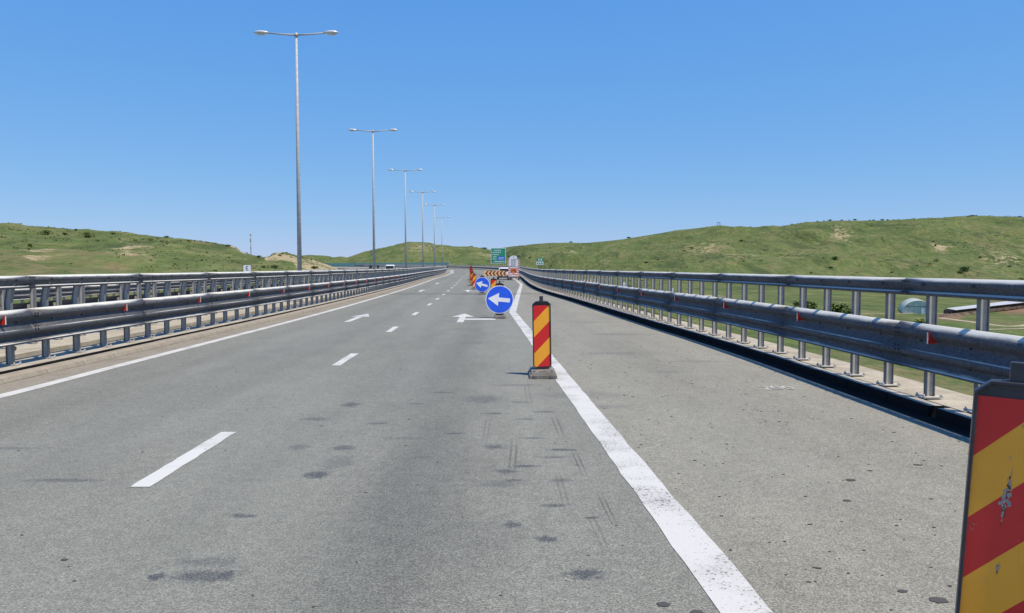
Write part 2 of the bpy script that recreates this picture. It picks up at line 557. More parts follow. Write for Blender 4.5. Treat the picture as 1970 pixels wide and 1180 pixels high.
def text_mesh(txt, size, name, bold=0.):
    cu = bpy.data.curves.new(name, 'FONT')
    cu.body = txt; cu.size = size; cu.align_x = 'CENTER'; cu.align_y = 'CENTER'; cu.offset = bold * size
    ob = bpy.data.objects.new(name, cu)
    COL.objects.link(ob)
    dg = bpy.context.evaluated_depsgraph_get()
    me = bpy.data.meshes.new_from_object(ob.evaluated_get(dg))
    bpy.data.objects.remove(ob); bpy.data.curves.remove(cu)
    me.name = name
    return me

# ------------------------------------------------------------------ road alignment (metres)
def pchip(pts):
    xs = np.array([p[0] for p in pts], float); ys = np.array([p[1] for p in pts], float)
    h = np.diff(xs); dl = np.diff(ys) / h
    m = np.zeros(len(xs)); m[0] = dl[0]; m[-1] = dl[-1]
    for i in range(1, len(xs) - 1):
        m[i] = (dl[i - 1] * h[i] + dl[i] * h[i - 1]) / (h[i] + h[i - 1])
    def f(x):
        x = np.asarray(x, float)
        i = np.clip(np.searchsorted(xs, x) - 1, 0, len(xs) - 2)
        t = (x - xs[i]) / h[i]
        tc = t
        y = ((2 * tc**3 - 3 * tc**2 + 1) * ys[i] + (tc**3 - 2 * tc**2 + tc) * h[i] * m[i]
             + (-2 * tc**3 + 3 * tc**2) * ys[i + 1] + (tc**3 - tc**2) * h[i] * m[i + 1])
        lo, hi = x < xs[0], x > xs[-1]
        y = np.where(lo, ys[0] + (x - xs[0]) * m[0], y)
        y = np.where(hi, ys[-1] + (x - xs[-1]) * m[-1], y)
        return y if y.ndim else float(y)
    return f

RAD = 1090.
def sweep(y):
    return 1.35 - (RAD - math.sqrt(RAD * RAD - max(0, y - 92)**2))
_far = [120, 150, 180, 210, 250, 300, 350, 400, 450, 500, 560, 620, 700, 800]
X_left = pchip([(-40, -5.9), (-10, -6.25), (0, -6.36), (9.4, -6.44), (14, -6.52), (22.5, -6.66), (30, -6.88), (37.6, -7.17),
                (52, -7.8), (63.6, -8.32), (80, -9.12), (99, -10.1)] + [(y, sweep(y) - 12.35 + (.6 if y < 130 else 0) + (.2 if 130 < y < 160 else 0)) for y in _far])
X_kerb = pchip([(-40, 5.6), (-10, 4.95), (0, 4.66), (5, 4.54), (8, 4.47), (10, 4.43), (13.4, 4.35), (21, 3.87), (28, 3.45),
                (35.3, 3.03), (44, 2.42), (53, 1.92), (64, 1.62), (80, 1.45), (103, 1.28)] + [(y, sweep(y)) for y in _far])
X_lane = pchip([(-40, -2.0), (0, -2.62), (6.2, -2.73), (13, -2.9), (19.5, -3.1), (26, -3.35), (32.7, -3.58), (38.4, -3.8), (44.7, -4.06),
                (51.4, -4.35), (58.8, -4.67), (64.8, -4.94), (72.8, -5.32), (81, -5.72), (100, -6.75), (116, -7.5)] + [(y, sweep(y) - 8.35) for y in _far[1:]])
def zroad(y):
    t = max(0., y - 45)
    return .0045 * t * t / (t + 25)
zroad_np = np.vectorize(zroad)

YS = [-40, -20, -8] + [y for y in np.arange(-4, 40, 1.)] + [y for y in np.arange(40, 120, 2.5)] + [y for y in np.arange(120, 801, 8.)]

def ribbon(name, fa, fb, z, mat, ys=YS, kind='structure', label=None, skirt=0, parent=None):
    """strip between two lateral curves; z may be a number or (za, zb)"""
    za, zb = z if isinstance(z, tuple) else (z, z)
    vs, fs = [], []
    for y in ys:
        zr = zroad(y)
        vs += [(float(fa(y)), y, zr + za), (float(fb(y)), y, zr + zb)]
    for i in range(len(ys) - 1):
        k = 2 * i
        fs.append((k, k + 1, k + 3, k + 2))
    mb = MB().add(vs, fs)
    me = bpy.data.meshes.new(name)
    me.from_pydata(mb.v, [], mb.f); me.materials.append(mat); me.update()
    uvl = me.uv_layers.new(name='lateral')
    for lp in me.loops:
        co = me.vertices[lp.vertex_index].co
        uvl.data[lp.index].uv = (co.x - float(X_left(co.y)), co.y)
    o = bpy.data.objects.new(name, me)
    link(o, parent)
    if kind: o['kind'] = kind
    if label: o['label'] = label
    return o

def multi_ribbon(name, prof, mat, ys=YS, kind='structure'):
    """prof: list of (curve function, z) swept along the road"""
    n = len(prof); vs = []; fs = []
    for y in ys:
        zr = zroad(y)
        vs += [(float(f(y)), y, zr + z) for f, z in prof]
    for i in range(len(ys) - 1):
        for k in range(n - 1):
            a = i * n + k
            fs.append((a, a + 1, a + n + 1, a + n))
    me = bpy.data.meshes.new(name); me.from_pydata(vs, [], fs); me.materials.append(mat); me.update()
    o = bpy.data.objects.new(name, me); link(o)
    o['kind'] = kind
    return o

off = lambda f, d: (lambda y: f(y) + d)

# centre line of the right-hand edge marking
EDGE = [(-12, 1.78), (0, 1.24), (3.42, 1.09), (6.07, .96), (10.26, .765), (18, .43), (27.0, .02), (69.0, .86), (82, .60), (99, .22), (120, -.35), (150, -2.1), (200, -5.8)]
def X_edge(y):
    for (a, xa), (b, xb) in zip(EDGE, EDGE[1:]):
        if y <= b:
            return xa + (xb - xa) * (y - a) / (b - a)
    return float(X_kerb(y)) - 1.1
YE = sorted(set(YS + [27.0, 69.0]))
YE = [y for y in YE if y >= -12]

ribbon('carriageway', off(X_left, -.06), X_edge, 0, M['road'], YE)
ribbon('hard_shoulder', X_edge, off(X_kerb, .02), 0, M['shoulder'], YE)
ribbon('gutter_shadow', off(X_kerb, -.19), off(X_kerb, .02), .004, M['bitumen_shade'])  # rail and kerb shadow painted on the asphalt as a near-black strip
ribbon('gutter_strip', off(X_left, -.52), off(X_left, -.06), (.004, .0), M['gravel'])

# ------------------------------------------------------------------ painted markings
MARKS = []
def wobble(s=.006):
    return random.uniform(-s, s)

def marking_strip(name, fc, w, y0, y1, step, label, z=.004, mat='paint', cat='road marking', wob=.006, group=None):
    ys = list(np.arange(y0, y1, step)) + [y1]
    for k in (27.0, 69.0):
        if y0 < k < y1 and name == 'edge_line_right': ys.append(k)
    ys = sorted(ys)
    vs, fs = [], []
    for y in ys:
        ww = w
        x = float(fc(y)); zr = zroad(y) + z
        vs += [(x - ww / 2 + wobble(wob), y, zr), (x + ww / 2 + wobble(wob), y, zr)]
    for i in range(len(ys) - 1):
        k = 2 * i
        fs.append((k, k + 1, k + 3, k + 2))
    me = bpy.data.meshes.new(name); me.from_pydata(vs, [], fs); me.materials.append(M[mat]); me.update()
    o = bpy.data.objects.new(name, me); link(o)
    tag(o, label, cat, group)
    return o

marking_strip('edge_line', lambda y: X_left(y) + .08, .2, -8, 340, .5, 'long solid white line along the left kerb of the carriageway')
# the right edge line is wider where it is seen from nearby
marking_strip('edge_line_right', X_edge, .25, -8, 118, .25, 'wide worn white line that bends beside the blue arrow signs', mat='paint_worn', wob=.008).name = 'edge_line'
marking_strip('edge_line_far', X_edge, .2, 118, 340, 3, 'white edge line following the far bend beside the right kerb').name = 'edge_line'

dash_names = ['nearest dash of the broken white lane line', 'second dash of the broken white lane line from the front', 'third dash of the broken white lane line from the front']
starts = [5.42 + 6.55 * k for k in range(0, 22)]
starts = [5.42, 12.25, 18.65, 25.3, 31.8, 37.6, 43.9, 50.5, 57.6, 64, 71, 78, 85.5, 93, 100.5, 108, 116, 124, 132, 141, 150, 159, 168]
for k, y0 in enumerate(starts):
    lab = dash_names[k] if k < 3 else 'short white dash far along the broken lane line'
    y1 = y0 + 1.84 if k == 0 else y0 + 1.7
    if k > 2: lab = 'short white dash of the lane line, %s counting from the viewer' % (['first','second','third','fourth','fifth','sixth','seventh','eighth','ninth','tenth','eleventh','twelfth'][k] if k < 12 else str(k + 1) + ('st' if k == 20 else 'nd' if k == 21 else 'rd' if k == 22 else 'th'))
    marking_strip('lane_dash', X_lane, .145 if k < 6 else .17, y0, y1, .12, lab, mat='paint', wob=.007, group='dashes of the broken lane line')
marking_strip('lane_dash', X_lane, .145, -1.1, .6, .2, 'dash of the broken lane line passing under the viewpoint', group='dashes of the broken lane line')

def arrow_marking(x, y, h, kind, label, s=1.):
    """flat road arrow, length along the heading h"""
    if kind == 'ahead':
        poly = [(-.09, 0), (.09, 0), (.09, 2.3), (.30, 2.3), (0, 4.0), (-.30, 2.3), (-.09, 2.3)]
        polys = [poly]
    elif kind == 'both':
        polys = [[(-.1, 0), (.1, 0), (.1, 1.05), (.1, 1.65), (.1, 2.5), (.36, 2.5), (0, 4.2), (-.36, 2.5), (-.1, 2.5)],
                 [(.1, 1.05), (1.05, 1.05), (1.05, 1.65), (.1, 1.65)]]
    else:
        polys = [[(-.1, 0), (.1, 0), (.1, 3.0), (-.1, 3.0)], [(-.55, 2.3), (.1, 3.0), (.75, 3.1), (.2, 4.1)]]
    mb = MB()
    c, s_ = math.cos(h), math.sin(h)
    for p in polys:
        p = [(a * s, b * s) for a, b in p]
        mb.slab([(x + a * c + b * s_, y - a * s_ + b * c) for a, b in p], 0, .001)
    mb.v = [(a, b, zroad(b) + .0045 + e) for a, b, e in mb.v]
    o = mb.build('lane_arrow', M['paint'])
    tag(o, label, 'road marking', 'white arrows painted on the lanes')
    return o
arrow_marking(-4.86, 22.1, -.03, 'ahead', 'white straight-ahead arrow painted in the left lane nearest the viewer')
# left-lane arrows further on
arrow_marking(-6.1, 49.8, -.06, 'ahead', 'white arrow in the left lane just beyond the expansion joint')
arrow_marking(-7.05, 70.5, -.08, 'ahead', 'farthest white arrow painted in the left lane')
arrow_marking(-1.52, 21.9, -.03, 'both', 'white ahead-and-right arrow painted left of the large blue sign')
arrow_marking(-2.9, 49.5, -.06, 'both', 'white ahead-and-right arrow painted left of the second blue sign')

# painted survey number on the shoulder
tm = text_mesh('200', .36, 'painted_number', .020); tm.materials.clear(); tm.materials.append(M['paint_grey'])
o = place(tm, 'painted_number', None, (3.52, 9.93, .005), (0, 0, .06), (.86, 1.15, 1))
tag(o, 'small white digits 200 painted on the right shoulder', 'painted number')

# expansion joint
jx0, jx1 = float(X_left(45.5)) - .5, float(X_kerb(45.5))
o = MB().slab([(jx0, 45.35), (jx1, 45.5), (jx1, 45.75), (jx0, 45.6)], zroad(45.5) + .006, zroad(45.5) + .012).build('expansion_joint', M['joint'])
tag(o, 'dark bridge expansion joint crossing the whole carriageway', 'expansion joint')

# small dark chips and tar spots
def spots():
    mb = MB()
    rr = random.Random(11)
    def blob(x, y, r, asp):
        n = 14 if r > .02 else 8; ph = rr.random() * 6
        pts = []
        for k in range(n):
            a = 2 * math.pi * k / n
            q = r * rr.uniform(.55 if n == 8 else .82, 1.15)
            pts.append((x + q * math.cos(a + ph) * asp, y + q * math.sin(a + ph)))
        mb.slab(pts, .0015, .0035 + rr.uniform(0, .001))
    for _ in range(430):
        y = 2.6 + 22 * rr.random()**1.7
        x = rr.uniform(X_edge(y) + .15, float(X_kerb(y)) - .3)
        blob(x, y, rr.uniform(.003, .011) * (1 if rr.random() < .88 else 1.9), rr.uniform(1., 2.0))
    for _ in range(200):
        y = 2.6 + 22 * rr.random()**1.7
        x = rr.uniform(float(X_left(y)) + .3, X_edge(y) - .15)
        blob(x, y, rr.uniform(.003, .008) * (1 if rr.random() < .93 else 2), rr.uniform(1., 2.0))
    for (x, y, r) in ((2.05, 3.55, .034), (1.93, 3.65, .02), (-2.45, 4.05, .018), (1.03, 3.8, .02), (.72, 3.5, .026), (.86, 3.42, .024), (2.3, 5.1, .022), (2.55, 5.6, .03), (3.3, 5.0, .02)):
        blob(x, y, r, 1.3)
    o = mb.build('tar_spots', M['joint'])
    tag(o, 'small dark tar spots and chips scattered on the asphalt', 'tar spots', kind='stuff')
    return o
spots()

def grit():
    mb = MB(); rr = random.Random(15)
    for _ in range(1500):
        y = 7 + 40 * rr.random()**1.4
        if rr.random() < .75: x = float(X_left(y)) - .1 - .4 * rr.random()**.8
        else: x = float(X_left(y)) - .84 - .7 * rr.random()
        z = .115 if x < X_left(y) - .8 else .0
        r = rr.uniform(.004, .014)
        pts = [(x + r * rr.uniform(.6, 1.2) * math.cos(a), y + r * rr.uniform(.6, 1.2) * math.sin(a), z) for a in (0, 1.6, 3.1, 4.7)]
        mb.add(pts + [(x, y, z + r * rr.uniform(.5, 1.1))], [(0, 1, 4), (1, 2, 4), (2, 3, 4), (3, 0, 4)], rr.choice((0, 0, 1)))
    for _ in range(260):
        y = 5 + 22 * rr.random()**1.4
        x = float(X_kerb(y)) + .24 + .6 * rr.random(); z = .108
        r = rr.uniform(.004, .012)
        pts = [(x + r * math.cos(a), y + r * math.sin(a), z) for a in (0, 1.6, 3.1, 4.7)]
        mb.add(pts + [(x, y, z + r)], [(0, 1, 4), (1, 2, 4), (2, 3, 4), (3, 0, 4)], rr.choice((0, 1)))
    o = mb.build('loose_grit', [M['gravel'], M['recess']])
    tag(o, 'loose grit and small stones lying along the kerbs', 'grit', kind='stuff')
grit()

# ------------------------------------------------------------------ kerbs, plinths, median, opposite carriageway
multi_ribbon('right_plinth', [(off(X_kerb, .22), -.3), (off(X_kerb, .22), .108), (off(X_kerb, .86), .116), (off(X_kerb, .86), -.8)], M['plinth'])
multi_ribbon('median_plinth_face', [(off(X_left, -.765), .06), (off(X_left, -.80), .06), (off(X_left, -.80), .112), (off(X_left, -.832), .118)], M['bitumen_shade'])
multi_ribbon('median_plinth', [(off(X_left, -.835), -.3), (off(X_left, -.835), .118), (off(X_left, -1.52), .122), (off(X_left, -1.52), -.3)], M['plinth'])
multi_ribbon('median_channel', [(off(X_left, -1.52), -.06), (off(X_left, -2.35), -.06)], M['recess'])
multi_ribbon('far_median_plinth', [(off(X_left, -2.35), -.3), (off(X_left, -2.35), .05), (off(X_left, -3.75), .05), (off(X_left, -3.75), -.1)], M['plinth'])
ribbon('opposite_carriageway', off(X_left, -15.6), off(X_left, -3.75), (-.36, -.08), M['shoulder'])
multi_ribbon('verge_kerb', [(off(X_left, -15.6), -.36), (off(X_left, -15.6), -.24), (off(X_left, -16.8), -.24), (off(X_left, -17.6), -1.0)], M['plinth'])
for d, lab, zz in ((-4.3, 'solid white line on the opposite carriageway beside the median', -.088), (-14.9, 'outer white line of the opposite carriageway', -.338)):
    marking_strip('edge_line', (lambda dd: (lambda y: X_left(y) + dd))(d), .2, -8, 300, 4, lab, z=zz)
multi_ribbon('kerb_joint', [(off(X_kerb, .168), -.1), (off(X_kerb, .168), .104), (off(X_kerb, .219), .104)], M['bitumen_shade'])
ribbon('kerb_bed', off(X_kerb, .02), off(X_kerb, .22), -.02, M['joint'])
ribbon('kerb_bed_left', off(X_left, -.835), off(X_left, -.52), -.10, M['joint'])

def along(f, y, dy=.5):
    """position, heading and grade of a curve at y"""
    x0, x1 = float(f(y)), float(f(y + dy))
    z0, z1 = zroad(y), zroad(y + dy)
    h = math.atan2(x1 - x0, dy)
    return (x0, y, z0), -h, math.atan2(z1 - z0, dy)

# right kerb stones: 1 m, upright face; left ones sloped, side = +1 faces +X
kr = MB()
prof_r = [(0, -.06), (.165, -.06), (.165, .118), (.016, .118), (0, .10)]
kr.loft([[(x, .004, z) for x, z in prof_r], [(x, .992, z) for x, z in prof_r]], smooth=False)
me_kr = kr.mesh('kerb_stone', [M['kerb_r'], M['bitumen_shade']])
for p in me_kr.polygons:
    if p.normal.x < -.5 or abs(p.normal.y) > .5: p.material_index = 1  # road face and ends coloured near black, standing in for their shade
kl = MB()
prof_l = [(0, -.06), (-.245, -.06), (-.245, .088), (-.10, .088), (-.03, .074), (0, .015)]
kl.loft([[(x, .003, z) for x, z in prof_l], [(x, .996, z) for x, z in prof_l]], smooth=False)
me_kl = kl.mesh('kerb_stone', M['kerb'])
kerb_r = empty('right_kerb'); kerb_r['kind'] = 'structure'
kerb_l = empty('median_kerb'); kerb_l['kind'] = 'structure'
for k in range(-3, 60):
    y = 7.9 + k * 1.0 - 1.0
    if k == 1: y += .13        # the open joint, bare and dark
    p, h, g = along(off(X_kerb, .0), y, 1.)
    q = place(me_kr, 'kerb_stone', kerb_r, (p[0] + random.uniform(-.004, .004), y, p[2] + random.uniform(-.003, .003)), (g, 0, h + random.uniform(-.002, .002)), (1, .86 if k == 1 else 1, 1))
for k in range(0, 58):
    y = 4.3 + k
    p, h, g = along(off(X_left, -.52), y, 1.)
    place(me_kl, 'kerb_stone', kerb_l, (p[0] + random.uniform(-.005, .005), y, p[2] + random.uniform(-.003, .003)), (g, 0, h + random.uniform(-.003, .003)))
# beyond the stones that show singly the kerbs run on as strips
YF = [y for y in np.arange(61.9, 120, 2.5)] + [y for y in np.arange(120, 600, 8.)]
multi_ribbon('right_kerb_far', [(X_kerb, .115), (off(X_kerb, .18), .118)], M['kerb_r'], YF)
multi_ribbon('right_kerb_face', [(X_kerb, -.05), (X_kerb, .115)], M['bitumen_shade'], YF)  # shaded face of the stones carried on, painted near black
multi_ribbon('median_kerb_far', [(off(X_left, -.52), -.03), (off(X_left, -.55), .074), (off(X_left, -.62), .088), (off(X_left, -.765), .088)], M['kerb'], YF)

# ------------------------------------------------------------------ vehicle restraint barriers
PITCH = .895
SEC = PITCH * 4

def rail_profile(pts, t=.006):
    """closed thin profile from an open one"""
    front = [Vector((x, 0, z)) for x, z in pts]
    back = []
    for i, p in enumerate(front):
        a = front[max(i - 1, 0)]; b = front[min(i + 1, len(front) - 1)]
        d = (b - a).normalized()
        nrm = Vector((-abs(d.z) if abs(d.z) > .02 else -.3, 0, d.x * (1 if d.z < 0 else -1)))
        back.append(p + Vector((-1, 0, 0)) * t)
    return [(p.x, p.z) for p in front] + [(p.x, p.z) for p in reversed(back)]

THRIE = [(.000, .536), (.014, .531), (.045, .500), (.074, .470), (.083, .450), (.083, .428), (.076, .410), (.022, .362), (.007, .348), (.006, .336),
         (.030, .296), (.056, .246), (.066, .232), (.079, .222), (.083, .208), (.083, .188), (.076, .170), (.022, .134), (.007, .124), (.006, .114),
         (.030, .078), (.050, .048), (.058, .040), (.069, .034), (.071, .022), (.060, .014), (.030, .010), (.0, .010)]
UPPER = [(.000, .190), (.012, .187), (.034, .168), (.054, .148), (.061, .134), (.060, .118), (.055, .104), (.018, .058), (.010, .046), (.014, .038),
         (.046, .028), (.058, .020), (.060, .008), (.052, -.004), (.030, -.010), (.0, -.010)]

def rail_mesh(name, pts, side, L):
    prof = [(x * side, z) for x, z in rail_profile(pts)]
    mb = MB()
    n = 4
    mb.loft([[(x, -.16 * (k == 0) + L * k / n, z) for x, z in prof] for k in range(n + 1)])
    # the far end of the section laps over the next one
    return mb.mesh(name, M['galv'])

def bolt_mesh(side, kind):
    mb = MB()
    if kind == 'thrie':
        rows = (.338, .126)
        for z in rows:
            for k in range(4):
                mb.box(side * .012, PITCH * k + .45, z + .01, .022, .034, .03, 0)
        for z in (.46, .41, .26, .21):
            for k in range(2):
                mb.box(side * .085, -.03 - .07 * k, z, .012, .022, .022)
    else:
        for k in range(4):
            mb.box(side * .064, PITCH * k + .45, .12, .012, .05, .034)
        for z in (.155, .03):
            for k in range(4):
                mb.box(side * (.062), -.01 - .042 * k, z, .012, .02, .014)
    return mb.mesh('bolts', M['bolt'])

def post_mesh(lean=0., top=1.325, side=1):
    """I-section post: flanges parallel to the road, web across it"""
    mb = MB()
    zs = [.02, .95, top]
    def col(x0, x1, y0, y1, mi=0):
        secs = []
        for z in zs:
            dx = lean * max(0, z - .95) / (top - .95)
            secs.append([(x0 + dx, y0, z), (x1 + dx, y0, z), (x1 + dx, y1, z), (x0 + dx, y1, z)])
        mb.loft(secs, mi, smooth=False)
    col(-.048, -.041, -.032, .032, 1)
    col(.041, .048, -.032, .032, 1)
    col(-.041, .041, -.004, .004)
    # spacers to the lower rail
    mb.box(side * .076, 0, .77, .046, .09, .07)
    mb.box(side * .076, 0, .56, .046, .09, .07)
    return mb.mesh('post', [M['galv_post'], M['flange_shade']])

def plate_mesh():
    mb = MB()
    mb.box(0, 0, .011, .22, .18, .014)
    for x in (-.1, .1):
        for y in (-.07, .07):
            mb.tube([(x, y, .015), (x, y, .05)], .008, 6)
            mb.box(x, y, .026, .026, .026, .012)
    return mb.mesh('base_plate', M['galv_post'])
me_plate = plate_mesh()

def reflector_mesh(side):
    """red trapezoid standing out of the rail valley, facing the traffic"""
    mb = MB()
    poly = [(-.04, -.03), (.0, -.055), (.105, -.068), (.105, .068), (.0, .055), (-.04, .03)]
    mb.prism([(side * x, z) for x, z in (poly if side > 0 else poly[::-1])], -.006, .006, 0)
    mb.box(side * .108, 0, 0, .006, .016, .126, 1)
    return mb.mesh('reflector', [M['red_refl'], M['white_refl']])

def barrier(name, fpost, side, y_first, n_sec, label, zbase=.12, lean=0., plates=True, refl=True, refl_phase=-.75, upper_off=.0, n_single=None, first_post=.0, zrail=0.0):
    """side=+1: the rails face +X. Rails are laid in sections of four posts."""
    root = empty(name)
    tag(root, label, 'crash barrier')
    rt = rail_mesh('lower_rail', THRIE, side, SEC)
    ru = rail_mesh('upper_rail', UPPER, side, SEC)
    bt, bu = bolt_mesh(side, 'thrie'), bolt_mesh(side, 'upper')
    pm = post_mesh(lean * side, side=side)
    rf = reflector_mesh(side)
    n_single = n_single if n_single is not None else n_sec
    y = y_first
    far_t = MB()
    for s in range(n_sec):
        # arc-length stepping along the curve
        x0 = float(fpost(y)); y1 = y + SEC
        for _ in range(3):
            x1 = float(fpost(y1)); L = math.hypot(x1 - x0, y1 - y)
            y1 = y + (y1 - y) * SEC / L
        h = -math.atan2(x1 - x0, y1 - y)
        z0, z1 = zroad(y), zroad(y1)
        g = math.atan2(z1 - z0, SEC)
        jit = random.uniform(-.004, .004)
        rot = (g, 0, h)
        c, s_ = math.cos(h), math.sin(h)
        ox = side * .099
        rr_ = (g + random.uniform(-.0006, .0006), random.uniform(-.003, .003), h)
        o = place(rt, 'lower_rail', root, (x0 + ox * c, y + ox * s_, z0 + zbase + .31 + zrail + jit), rr_)
        if s < 16: place(bt, 'bolts', o)['kind'] = 'stuff'
        ox = side * (upper_off + lean)
        o = place(ru, 'upper_rail', root, (x0 + ox * c, y + ox * s_, z0 + zbase + 1.17 + jit), (g + random.uniform(-.0006, .0006), random.uniform(-.003, .003), h))
        if s < 16: place(bu, 'bolts', o)['kind'] = 'stuff'
        for k in range(4):
            f = (PITCH * k + .45) / SEC
            py = y + (y1 - y) * f; px = x0 + (x1 - x0) * f; pz = zroad(py) + zbase
            if s < n_single:
                p = place(pm, 'post', root, (px, py, pz), (random.uniform(-.004, .004), random.uniform(-.004, .004), h))
                if plates and s < 12:
                    place(me_plate, 'base_plate', p)
            else:
                far_t.box(px, py, pz + .7, .12, .084, 1.4)
        if refl and s < 16:
            f = (SEC + refl_phase) / SEC
            place(rf, 'reflector', root, (x0 + (x1 - x0) * f + side * .105, y + (y1 - y) * f, zroad(y) + zbase + .31 + .40 + zrail), (0, 0, h))
        y = y1
    if far_t.v:
        o = far_t.build('post_row', M['galv_post'], root)
        o['kind'] = 'stuff'
    return root

# right: posts at 8.53, 9.4, ...  -> post k sits at y_first + .45 + PITCH*k ; a splice near 8.8
barrier('crash_barrier', off(X_kerb, .295), -1, 8.53 + PITCH * .5 - SEC * 3 - .0, 175, 'long galvanised crash barrier on the right kerb above the valley', n_single=32, refl_phase=-.75, upper_off=.045)
barrier('crash_barrier', off(X_left, -1.12), 1, 11.8 - SEC * 2, 150, 'galvanised crash barrier on the left kerb, next to the carriageway', lean=.07, n_single=30, refl_phase=-.85)
barrier('crash_barrier', off(X_left, -3.15), -1, 12.1 - SEC * 2, 90, 'median barrier whose back shows behind the left barrier, before the lamp posts', zbase=.05, refl=False, n_single=25, plates=False)
barrier('crash_barrier', off(X_left, -16.1), 1, 20, 75, 'far outer barrier of the opposite carriageway at the hill foot', zbase=-.24, refl=False, n_single=20, plates=False)

# drain hose behind the left barrier
o = MB().tube([(-7.95, 12.0, .0), (-7.98, 11.9, .16), (-8.05, 12.0, .26), (-8.2, 12.35, .27)], .045, 8).build('drain_hose', M['black_pl'])
tag(o, 'short black hose bent over the plinth behind the left barrier', 'hose')

# ------------------------------------------------------------------ street lamps
def lamp_post(x, y, zb, H, label, seg=14):
    root = empty('street_lamp', (x, y, zb))
    tag(root, label, 'street lamp', 'double-arm lamp posts along the median')
    mb = MB()
    mb.tube([(0, 0, 0), (0, 0, H * .5), (0, 0, H)], [.105, .080, .052], seg)
    mb.build('pole', M['pole'], root)
    MB().box(0, 0, .012, .45, .45, .02).tube([(0, 0, .02), (0, 0, .3)], [.16, .13], 12).build('pole_base', M['pole'], root)
    MB().tube([(0, 0, H - .12), (0, 0, H + .05)], .075, 12).build('collar', M['pole'], root)
    for s in (-1, 1):
        a = MB().tube([(0, 0, H - .03), (s * .5, 0, H - .01), (s * 1.3, 0, H + .06)], [.045, .036, .03], 8)
        arm = a.build('arm', M['pole'], root)
        # cobra head: flattened teardrop
        secs = []
        for (t, w, h0, h1) in ((0, .05, .02, .03), (.08, .10, .05, .06), (.22, .145, .075, .085), (.40, .155, .075, .09), (.54, .12, .05, .075), (.64, .05, .02, .04)):
            sec = []
            for k in range(12):
                an = 2 * math.pi * k / 12
                hz = h1 if math.sin(an) > 0 else h0
                sec.append((s * (1.22 + t), w * math.cos(an), H + .07 + hz * math.sin(an)))
            secs.append(sec)
        hd = MB().loft(secs).build('lamp_head', M['lamp_head'], root)
        gl = MB()
        g = []
        for k in range(14):
            an = 2 * math.pi * k / 14
            g.append((s * (1.22 + .34) + .17 * math.cos(an), .11 * math.sin(an)))
        gl.slab(g, H - .022, H + .005)
        gl.build('lamp_glass', M['lamp_glass'], hd)
    return root
LH = 12.0
rises = [(577, 445), (720.5, 264), (781.5, 188), (814.5, 146.5), (836, 121.5), (851.5, 96.5)]
lab = ['tallest and nearest double-arm lamp post on the median', 'second double-arm lamp post, just left of the white van', 'third double-arm lamp post from the left along the median',
       'fourth double-arm lamp post from the left along the median', 'fifth double-arm lamp post from the left along the median', 'sixth and farthest double-arm lamp post before the road bends']
# (x, y) on the ground, y from pole height, x on the median line
LAMPS = [(-9.54, 33.9), (-10.52, 57.6), (-11.45, 81.4), (-12.46, 105.7), (-13.2, 128.6), (-15.1, 163.0)]
for (x, y), l in zip(LAMPS, lab):
    zb = -.05 + zroad(y)
    lamp_post(x, y, zb, LH - .05, l)

